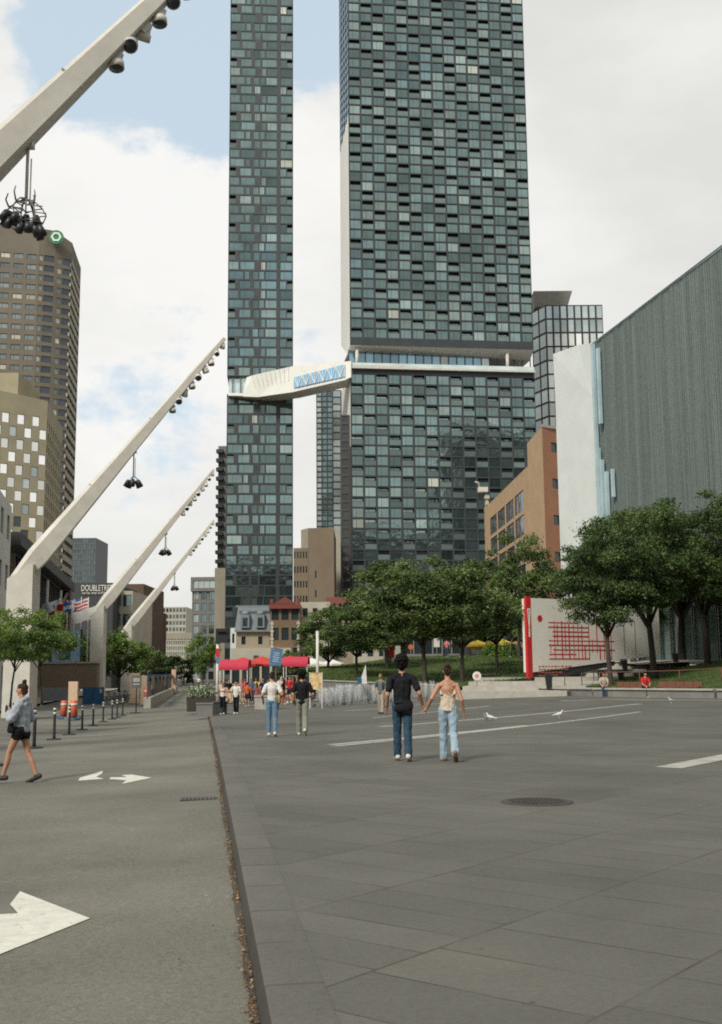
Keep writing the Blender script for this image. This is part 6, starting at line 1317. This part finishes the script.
# planters at the kerb
def planter(px, py, D, label, w=1.15):
    p = P(px, py, D); p.z = gz(p.x, p.y); e = empty('planter', p, R_(8), label, 'planter', 'planters by the kerb')
    a = MB(); a.hexa([(-w*.46, -.4, 0), (w*.46, -.4, 0), (w*.46, .4, 0), (-w*.46, .4, 0), (-w/2, -.45, .85), (w/2, -.45, .85), (w/2, .45, .85), (-w/2, .45, .85)]); a.build('box', M_brownp, e)
    a = MB()
    for k_ in range(700):
        v = Vector((random.gauss(0, w*.26), random.gauss(0, .25), .85+abs(random.gauss(0, .28)))); r_ = .06; d1 = Vector((random.gauss(0, 1), random.gauss(0, 1), random.gauss(0, 1))).normalized()*r_; d2 = d1.cross(Vector((random.random(), 1, .3))).normalized()*r_*.6
        a.add([v-d1, v-d2, v+d1, v+d2], [(0, 1, 2, 3)], 0 if random.random() < .7 else 1)
    a.build('foliage', [M_lf[0], mat('pale_flowers', (.5, .52, .46), .7)], e)
planter(196.5, 700, 64, 'dark planter with pale flowers, left one at the end of the kerb'); planter(206, 700, 63, 'dark planter with green leaves, right one at the end of the kerb')
for px, D, lb in ((204.5, 55, 'low grey concrete block on the kerb in front of the planters'), (219, 57, 'dark grey box behind the woman in the white top')):
    p = P(px, 700, D); p.z = gz(p.x, D); e = empty('concrete_block', p, R_(8), lb, 'block'); a = MB(); a.box((0, 0, .3), (.8, .6, .6)); a.box((0, 0, .62), (.86, .66, .06)); a.build('body', M_concd if D < 56 else M_dkgrey, e)
# carts with barrel canopies
M_pinkc = mat('awning_pink', (.58, .035, .075), .7, var=.1, scale=2, trans=.15); M_redu = mat('umbrella_red', (.62, .06, .045), .7, var=.1, trans=.2)
def cart(px0, px1, D, ztop_px, label, hb=2.15):
    a_, b_ = P(px0, 669, D), P(px1, 669, D); w = b_.x-a_.x; z0 = gz(a_.x, D); zt = P(px0, ztop_px, D).z-z0
    e = empty('market_cart', ((a_.x+b_.x)/2, D, z0), R_(-4), label, 'market cart', 'carts with pink canopies'); m = MB(); n = 12; vs = []
    for i in range(n+1):
        an = math.pi*i/n; y, z = -.75*math.cos(an), zt-.62+.6*math.sin(an)**.8
        vs += [(-w/2, y, z), (w/2, y, z)]
    m.add(vs, [(2*i, 2*i+2, 2*i+3, 2*i+1) for i in range(n)], 0, True); c = len(vs)
    m.add([(-w/2, -.75*math.cos(math.pi*i/n), zt-.62+.6*math.sin(math.pi*i/n)**.8) for i in range(n+1)], [tuple(range(n+1))]); m.add([(w/2, -.75*math.cos(math.pi*i/n), zt-.62+.6*math.sin(math.pi*i/n)**.8) for i in range(n+1)], [tuple(range(n, -1, -1))])
    m.box((0, -.76, zt-.68), (w, .03, .16)); m.build('canopy', M_pinkc, e)
    for x in (-w/2+.06, w/2-.06):
        for y in (-.7, .7): m = MB(); m.tube([(x, y, 0), (x, y, zt-.6)], .03, 6); m.build('post', M_band, e)
    m = MB(); m.box((0, 0, .55), (w*.86, 1.1, .7)); m.box((0, 0, .93), (w*.95, 1.3, .06)); m.build('counter', M_peach, e)
    for x in (-w*.3, w*.3):
        m = MB(); pts = [(x+.28*math.cos(t), -.62, .28+.28*math.sin(t)) for t in [i*math.pi/8 for i in range(17)]]; m.tube(pts, .03, 6, cap=False); m.tube([(x-.26, -.62, .28), (x+.26, -.62, .28)], .012, 4); m.build('wheel', M_black, e)
    m = MB()
    for k_ in range(12): m.box((random.uniform(-w*.38, w*.38), random.uniform(-.4, .4), 1.04), (.18, .18, random.uniform(.1, .28)))
    m.build('goods', C_['cream'], e)
cart(221, 250, 80, 659.5, 'market cart with a barrel shaped pink canopy, left of the blue board'); cart(284, 309, 84, 656.5, 'market cart with a barrel shaped pink canopy, right of the blue board')
def umbrella(px, D, ztop_px, r, m, label, zb=None, group='umbrellas over the market and cafe'):
    p = P(px, 669, D); z0 = gz(p.x, D) if zb is None else zb; zt = P(px, ztop_px, D).z-z0; e = empty('umbrella', (p.x, D, z0), 0, label, 'umbrella', group)
    a = MB(); a.tube([(0, 0, 0), (0, 0, zt)], .035, 8); a.build('pole', M_band, e); a = MB(); n = 8
    rim = [(r*math.cos(i*math.pi/4), r*math.sin(i*math.pi/4), zt-r*.36) for i in range(n)]; rim2 = [(x, y, z-.18) for x, y, z in rim]
    a.add([(0, 0, zt)]+rim+rim2, [(0, 1+i, 1+(i+1) % n) for i in range(n)]+[(1+i, 9+i, 9+(i+1) % n, 1+(i+1) % n) for i in range(n)]); a.build('canopy', m, e)
umbrella(243, 96, 657, 1.7, M_redu, 'red umbrella behind the left cart'); umbrella(262, 98, 656, 2.0, M_redu, 'red umbrella between the left cart and the blue board'); umbrella(290, 97, 655.5, 1.7, M_redu, 'red umbrella behind the right cart')
umbrella(312, 112, 658, 1.6, M_sign, 'white umbrella right of the red ones'); umbrella(332, 104, 659, 1.2, M_sign, 'small white umbrella at the left end of the lawn')
M_yel = mat('umbrella_yellow', (.62, .46, .06), .7, trans=.2); M_och = mat('umbrella_ochre', (.34, .19, .05), .7, trans=.2)
umbrella(478, 112, 640, 1.4, M_yel, 'yellow umbrella under the park trees, left one', 2.2); umbrella(490, 113, 641, 1.9, M_och, 'ochre umbrella between the two yellow ones', 2.2); umbrella(503, 112, 639, 1.3, M_yel, 'yellow umbrella nearer the red spine', 2.2); umbrella(517, 113, 641, 1.7, M_och, 'ochre umbrella next to the red spine', 2.2)
# blue board, orange poster, white pole, signal
p = P(276, 669, 70); z0 = gz(p.x, 70); e = empty('notice_board', (p.x, 70, z0), R_(8), 'tilted blue board with white lines raised on a post between the carts', 'board'); a = MB(); a.box((0, 0, 3.0), (.76, .06, 1.1), 0, M=Matrix.Rotation(R_(7), 3, 'Y')); a.build('board', mat('board_blue', (.09, .21, .36), .5, var=.15), e); a = MB(); a.tube([(0, .05, 0), (0, .05, 2.5)], .05, 8); a.build('post', M_dkgrey, e); a = MB()
for i in range(5): a.box((-.04+.02*i, -.05, 2.72+i*.13), (.40-.05*(i % 2), .02, .04), 0, M=Matrix.Rotation(R_(7), 3, 'Y'))
a.build('lines', M_sign, e); a = MB(); a.box((.08, 0, 3.56), (.36, .06, .16)); a.build('top_tag', mat('tag_coral', (.5, .2, .15), .6), e)
p = P(316, 669, 60); z0 = gz(p.x, 60); e = empty('poster_stand', (p.x, 60, z0), R_(-5), 'orange and cream patterned poster stand beside the right cart', 'poster stand'); a = MB(); a.box((0, 0, 1.45), (.62, .08, .9)); a.build('poster', mat('orange_poster', (.55, .22, .08), .6, var=.5, scale=3.5, col2=(.65, .52, .25)), e); a = MB()
for x in (-.33, .33): a.box((x, 0, .95), (.05, .1, 1.95))
a.build('legs', M_band, e)
p = P(317.5, 669, 76); z0 = gz(p.x, 76); e = empty('white_pole', (p.x, 76, z0), 0, 'plain white pole rising left of the park trees', 'pole'); a = MB(); a.tube([(0, 0, 0), (0, 0, P(317, 631, 76).z-z0)], .10, 12); a.build('shaft', M_sign, e); a = MB(); a.lathe([(.3, 0), (.3, .1), (.15, .15)], 12); a.build('base', M_concd, e)
p = P(217.5, 669, 66); z0 = gz(p.x, 66); zt = P(217, 640, 66).z-z0; e = empty('signal_pole', (p.x, 66, z0), 0, 'white pole with a dark signal box on top, by the left cart', 'signal'); a = MB(); a.tube([(0, 0, 0), (0, 0, zt)], .09, 10); a.build('pole', M_sign, e); a = MB(); a.box((.25, 0, zt+.25), (.72, .35, .85)); a.box((.25, -.25, zt+.5), (.5, .2, .05)); a.build('signal_box', M_black, e); a = MB(); a.box((.03, -.12, zt-.75), (.24, .03, .5)); a.build('sign', M_red, e); a = MB(); a.box((.03, -.12, zt-1.2), (.24, .03, .3)); a.build('plate', mat('board_blue', (.06, .20, .42), .5), e)
# red post box like kiosk, ball sign, small signs in the park
p = P(390.5, 660, 92); e = empty('red_kiosk', p, 0, 'small red box on a post with a pitched cap, at the top of the lawn', 'red box'); a = MB(); a.box((0, 0, .55), (.62, .5, .75)); a.build('body', M_red, e); a = MB(); a.hexa([(-.42, -.35, .92), (.42, -.35, .92), (.42, .35, .92), (-.42, .35, .92), (-.2, -.2, 1.12), (.2, -.2, 1.12), (.2, .2, 1.12), (-.2, .2, 1.12)]); a.build('cap', M_red, e); a = MB(); a.tube([(0, 0, -.2), (0, 0, .2)], .06, 8); a.build('stem', M_black, e)
p = P(477, 686, 69); e = empty('round_sign', p, 0, 'round white sign disc on a thin post at the lawn edge', 'sign'); a = MB(); a.tube([(0, 0, -.2), (0, 0, .5)], .03, 6); a.build('post', M_concd, e); disc('face', (0, -.03, .62), (0, -1, 0), .27, M_sign, e, Vector((0, 0, 0)), .03); disc('mark', (0, -.065, .62), (0, -1, 0), .12, M_cone, e, Vector((0, 0, 0)), .01, 6, .4)
for px, py, D, w, h, m, lb in ((437, 642, 103, .55, .95, M_sign, 'white banner on a thin post under the park trees'), (398, 652, 108, .5, 1.2, M_conc, 'pale notice panel behind the red box'), (411, 647, 106, .42, .42, M_cone, 'small round orange sign among the park trunks')):
    p = P(px, 660, D); zc_ = P(px, py, D).z-p.z; e = empty('park_sign', p, 0, lb, 'sign'); a = MB(); a.tube([(0, .05, -.4), (0, .05, zc_)], .04, 6); a.build('post', M_concd, e)
    if m is M_cone: disc('face', (0, 0, zc_), (0, -1, 0), .25, m, e, Vector((0, 0, 0)), .03)
    else: a = MB(); a.box((0, 0, zc_), (w, .05, h)); a.build('panel', m, e)
# hedge and low plants behind the lawn
def shrub(px, D, w, h, label, m=None, py=658):
    p = P(px, py, D); e = empty('shrub', p, 0, label, 'shrub', 'shrubs under the cafe parasols'); a = MB()
    for k_ in range(int(900*w)):
        v = Vector((random.uniform(-w/2, w/2), random.gauss(0, .3), abs(random.gauss(0, h*.45)))); r_ = .12; d1 = Vector((random.gauss(0, 1), random.gauss(0, 1), random.gauss(0, 1))).normalized()*r_; d2 = d1.cross(Vector((random.random(), 1, .3))).normalized()*r_*.6
        a.add([v-d1, v-d2, v+d1, v+d2], [(0, 1, 2, 3)])
    a.build('foliage', m or M_lfg[0], e); a = MB(); a.tube([(0, 0, -.2), (0, 0, h*.6)], .05, 5); a.build('stem', M_bark, e)
for i, px in enumerate((488, 496, 506, 516)): shrub(px, 101, 1.0, 1.1, 'bright green shrub on the terrace, %s' % ('left of the first yellow umbrella pole', 'under the ochre umbrella', 'under the yellow umbrella by the spine', 'touching the red spine')[i])
# benches on the ledge side
for px0, px1, D, lb in ((616.5, 650, 65, 'red brown wooden bench back right of the person in tan'), (658, 702, 62.5, 'longer red brown wooden bench back right of the person in red')):
    a_, b_ = P(px0, 690, D), P(px1, 690, D-1.5); z0 = P(px0, 691, D).z-.15; e = empty('wooden_bench', ((a_.x+b_.x)/2, D-.75, z0), math.atan2(b_.y-a_.y, b_.x-a_.x), lb, 'bench', 'wooden benches behind the ledge'); w = (b_-a_).length
    a = MB(); n = int(w/.42)
    for i in range(n): a.box((-w/2+(i+.5)*w/n, .1, .42), (w/n-.02, .05, .5))
    a.build('backrest', M_wood, e); a = MB()
    for y in (-.45, -.3, -.15): a.box((0, y, .38), (w, .12, .04))
    a.build('seat', M_wood, e); a = MB()
    for x in (-w/2+.1, w/2-.1): a.box((x, -.2, .15), (.06, .5, .42))
    a.build('legs', M_black, e)
# handrails with dark flared bollard lamps
def rail(pts, label, h=.95, m=M_brownp):
    e = empty('handrail', pts[0], 0, label, 'handrail'); b = Vector(pts[0]); a = MB(); a.tube([Vector(p)-b+Vector((0, 0, h)) for p in pts], .03, 6); a.build('top_rail', m, e)
    for i, p in enumerate(pts): a = MB(); a.tube([Vector(p)-b-Vector((0, 0, .1)), Vector(p)-b+Vector((0, 0, h))], .028, 6); a.build('post', m, e)
rail([P(552, 691, 66), P(565, 690, 67), P(582, 687, 68)], 'thin brown handrail at the left end of the stone ledge')
rail([P(594, 683, 72), P(606, 681, 74), P(626, 674, 78)], 'thin brown handrail climbing beside the steps, behind the slim tree')
rail([P(600, 687, 66), P(640, 686, 66.5), P(680, 685, 66), P(722, 683, 64), P(770, 682, 62)], 'long rust red low rail across the right lawn behind the benches', .85, M_wood)
def flare(px, pyb, D, label, lean=.0, h=.95):
    p = P(px, pyb, D); e = empty('bollard_lamp', p, 0, label, 'bollard lamp', 'dark flared bollard lamps by the steps'); a = MB(); a.hexa([(-.10, -.1, -.1), (.10, -.1, -.1), (.1, .1, -.1), (-.1, .1, -.1), (-.22+lean, -.15, h), (.22+lean, -.15, h), (.22+lean, .15, h), (-.22+lean, .15, h)]); a.build('body', M_black, e); a = MB(); a.box((lean, 0, h+.04), (.46, .33, .06)); a.build('cap', M_dkgrey, e)
flare(549, 691, 65.5, 'dark flared bollard at the left end of the ledge'); flare(626, 674, 77, 'dark flared bollard leaning at the top of the handrail', -.12); flare(677, 667, 82, 'dark flared bollard on the museum path, right of the yellow trunk', -.12)
flare(601, 680, 72, 'short grey bollard left of the slim tree trunk', 0, .55); flare(621, 680, 72, 'short grey bollard right of the slim tree trunk', 0, .55)
# fountain jets
M_water = bpy.data.materials.new('water_spray'); M_water.use_nodes = True; N = M_water.node_tree.nodes; L = M_water.node_tree.links; b = N['Principled BSDF']; b.inputs['Base Color'].default_value = (.58, .60, .59, 1); b.inputs['Roughness'].default_value = .4
n_ = N.new('ShaderNodeTexNoise'); tc_ = N.new('ShaderNodeTexCoord'); mp_n = N.new('ShaderNodeMapping'); mp_n.inputs['Scale'].default_value = (18, 18, 4); L.new(tc_.outputs['Object'], mp_n.inputs['Vector']); L.new(mp_n.outputs[0], n_.inputs['Vector']); n_.inputs['Scale'].default_value = 1.2; n_.inputs['Detail'].default_value = 6
mr_ = N.new('ShaderNodeMapRange'); mr_.inputs['From Min'].default_value = .35; mr_.inputs['From Max'].default_value = .68; mr_.inputs['To Min'].default_value = .04; mr_.inputs['To Max'].default_value = .6; L.new(n_.outputs['Fac'], mr_.inputs['Value']); L.new(mr_.outputs[0], b.inputs['Alpha'])
random.seed(21); jm = []
for v in range(4):
    a = MB(); h = 1.0
    a.tube([(0, 0, 0), (.01, 0, h*.5), (.0, .01, h*.85), (.01, 0, h*1.0)], [.08, .13, .17, .11], 8)
    for k_ in range(4): an = random.random()*6.28; r_ = random.uniform(.04, .14); a.tube([(r_*.6*math.cos(an), r_*.6*math.sin(an), 0), (r_*math.cos(an), r_*math.sin(an), random.uniform(.3, .9))], [.05, .03], 5)
    for k_ in range(30):
        an = random.random()*6.28; r_ = random.uniform(.05, .28); z_ = random.uniform(.05, 1.05); a.box((r_*math.cos(an), r_*math.sin(an), z_), (.025, .025, .05))
    o = a.build('tmp', M_water); jm.append(o.data); bpy.data.objects.remove(o)
ji = 0
jets = [(px, 64) for px in (321, 328, 335, 341, 344, 350, 360, 374, 395)]+[(px, 68) for px in (325, 332, 338, 342.5, 347, 350.5, 357, 366, 369.5, 376, 384, 391, 420, 426, 433)]
for px, D_ in jets:
    p = XY(px+random.uniform(-1, 1), D_+random.uniform(-.4, .4)); o = bpy.data.objects.new('fountain_jet', random.choice(jm)); COL.objects.link(o); o.location = p; s_ = random.uniform(.95, 1.15); o.scale = (random.uniform(1, 1.8), random.uniform(1, 1.6), s_); o.rotation_euler = (0, 0, random.random()*6.28)
    tag(o, 'white water jet of the fountain behind the walking couple', 'water jet', 'fountain jets rising from the plaza')
a = MB(); c = [XY(312, 63), XY(440, 66), XY(438, 70), XY(314, 70)]; strip_pts('wet_paving', c, mat('wet_stone', (.10, .10, .095), .12, spec=.8), .005)
p = G(316.5, 690); e = empty('stone_block', (p.x, 62, gz(p.x, 62)), 0, 'pale cut stone block at the left end of the fountain', 'stone block'); a = MB(); a.box((0, 0, .35), (1.3, .7, .7)); a.box((0, 0, .73), (1.4, .8, .07)); a.build('body', M_granite, e)
p = P(365, 682, 67); e = empty('white_sail_sign', p, 0, 'small white sail shaped marker on the stone wall behind the jets', 'marker'); a = MB(); a.add([(-.35, 0, -.1), (.12, 0, -.1), (.05, 0, 1.05), (-.35, .05, -.1), (.12, .05, -.1), (.05, .05, 1.05)], [(0, 1, 2), (5, 4, 3), (0, 2, 5, 3), (1, 4, 5, 2), (0, 3, 4, 1)]); a.build('sail', M_sign, e); a = MB(); a.box((-.35, 0, .1), (.2, .2, .4)); a.build('foot', M_hblue, e)
# manhole cover, drain grate
p = G(537, 802); e = empty('manhole_cover', (p.x, p.y, .0), 0, 'round rusty cast iron cover set in the plaza', 'manhole cover')
M_iron = mat('rusty_iron', (.05, .040, .034), .7, var=.3, scale=9); a = MB(); a.lathe([(.43, .001), (.43, .006), (.40, .010)], 40); a.build('ring', M_iron, e); a = MB()
for i in range(-7, 8):
    for j in range(-7, 8):
        if (i*i+j*j) < 48: a.box((i*.05, j*.05, .012), (.032, .032, .008), 0, R_(45))
a.build('studs', M_iron, e)
p = street(15.45, -.33); z0 = rz(p.x, p.y); e = empty('drain_grate', (p.x, p.y, z0), R_(8), 'narrow iron drain grate at the gutter', 'drain'); a = MB(); a.box((0, 0, .004), (.5, .30, .008)); a.build('frame', M_dkgrey, e); a = MB()
for i in range(9): a.box((-.21+i*.053, 0, .012), (.024, .26, .01))
a.build('bars', M_iron, e)
# fallen leaves and crumbs in the gutter
M_leafd = [mat('dead_leaf_a', (.20, .10, .035), .8, var=.4, scale=30), mat('dead_leaf_b', (.12, .065, .03), .8, var=.4, scale=30), mat('dead_leaf_c', (.32, .24, .13), .8, var=.3, scale=30)]
random.seed(9); a = MB()
for k_ in range(4600):
    s_ = 1+58*random.random()**1.7; t = -abs(random.gauss(0, .028))-.004 if random.random() < .95 else -random.random()*.5
    if noise.noise(Vector((s_*1.3, 0, 0))) < -.22 and random.random() < .8: continue
    p = street(s_, t); z = rz(p.x, p.y)+random.uniform(.004, .03); r_ = random.uniform(.005, .015); an = random.random()*6.28; u_ = Vector((math.cos(an), math.sin(an), random.uniform(-.5, .5)))*r_; v_ = Vector((-math.sin(an), math.cos(an), random.uniform(-.5, .5)))*r_*.6; c = Vector((p.x, p.y, z))
    a.add([c-u_, c-v_, c+u_, c+v_], [(0, 1, 2, 3)], random.choice((0, 0, 1, 1, 2)))
tag(a.build('fallen_leaves', M_leafd), 'brown fallen leaves and crumbs lying along the gutter', 'leaf litter', kind='stuff')
# far parked car at the end of the street
p = G(190, 684.5, 0, True); e = empty('parked_car', p, R_(8), 'small dark car seen from behind at the far end of the street', 'car'); a = MB(); a.hexa([(-.85, -2, .3), (.85, -2, .3), (.85, 2, .3), (-.85, 2, .3), (-.85, -2.05, .95), (.85, -2.05, .95), (.85, 2, .85), (-.85, 2, .85)]); a.hexa([(-.8, -1.8, .95), (.8, -1.8, .95), (.8, 1., .9), (-.8, 1., .9), (-.65, -1.4, 1.45), (.65, -1.4, 1.45), (.65, .4, 1.45), (-.65, .4, 1.45)]); a.build('body', M_dk, e)
for x in (-.75, .75):
    for y in (-1.3, 1.3): a = MB(); a.tube([(x-.1, y, .32), (x+.1, y, .32)], .32, 14); a.build('wheel', M_rubber, e)
    a = MB(); a.box((x*.9, -2.06, .8), (.25, .04, .15)); a.build('tail_light', M_red, e)
a = MB(); a.box((0, -1.66, 1.22), (1.25, .04, .36), 0, M=Matrix.Rotation(R_(-40), 3, 'X')); a.build('rear_window', G_dark, e)
# blocks of the city behind the viewer, which the glass towers mirror
def city(x0, x1, y, zt, label, dp=30):
    b = Bld('city_block', label, (x0, y, ZB), [M_dk], M_dkgrey); A, B = Vector((x1, y, 0)), Vector((x0, y, 0))
    b.face(A, B, ZB, zt, 14, int(zt/4), (.15, .85, .2, .8), .2, G_dark, mull=0); b.plain(B, B+Vector((0, -dp, 0)), ZB, zt); b.plain(A+Vector((0, -dp, 0)), A, ZB, zt); b.top([A, B, B+Vector((0, -dp, 0)), A+Vector((0, -dp, 0))], zt); b.finish()
city(-60, 59, -100, 72, 'dark office block behind the viewer, mirrored low in the slim tower'); city(61, 160, -112, 92, 'dark office block behind the viewer, mirrored low in the wide tower'); city(166, 330, -112, 165, 'tall dark office slab behind the viewer, mirrored in the wide tower')
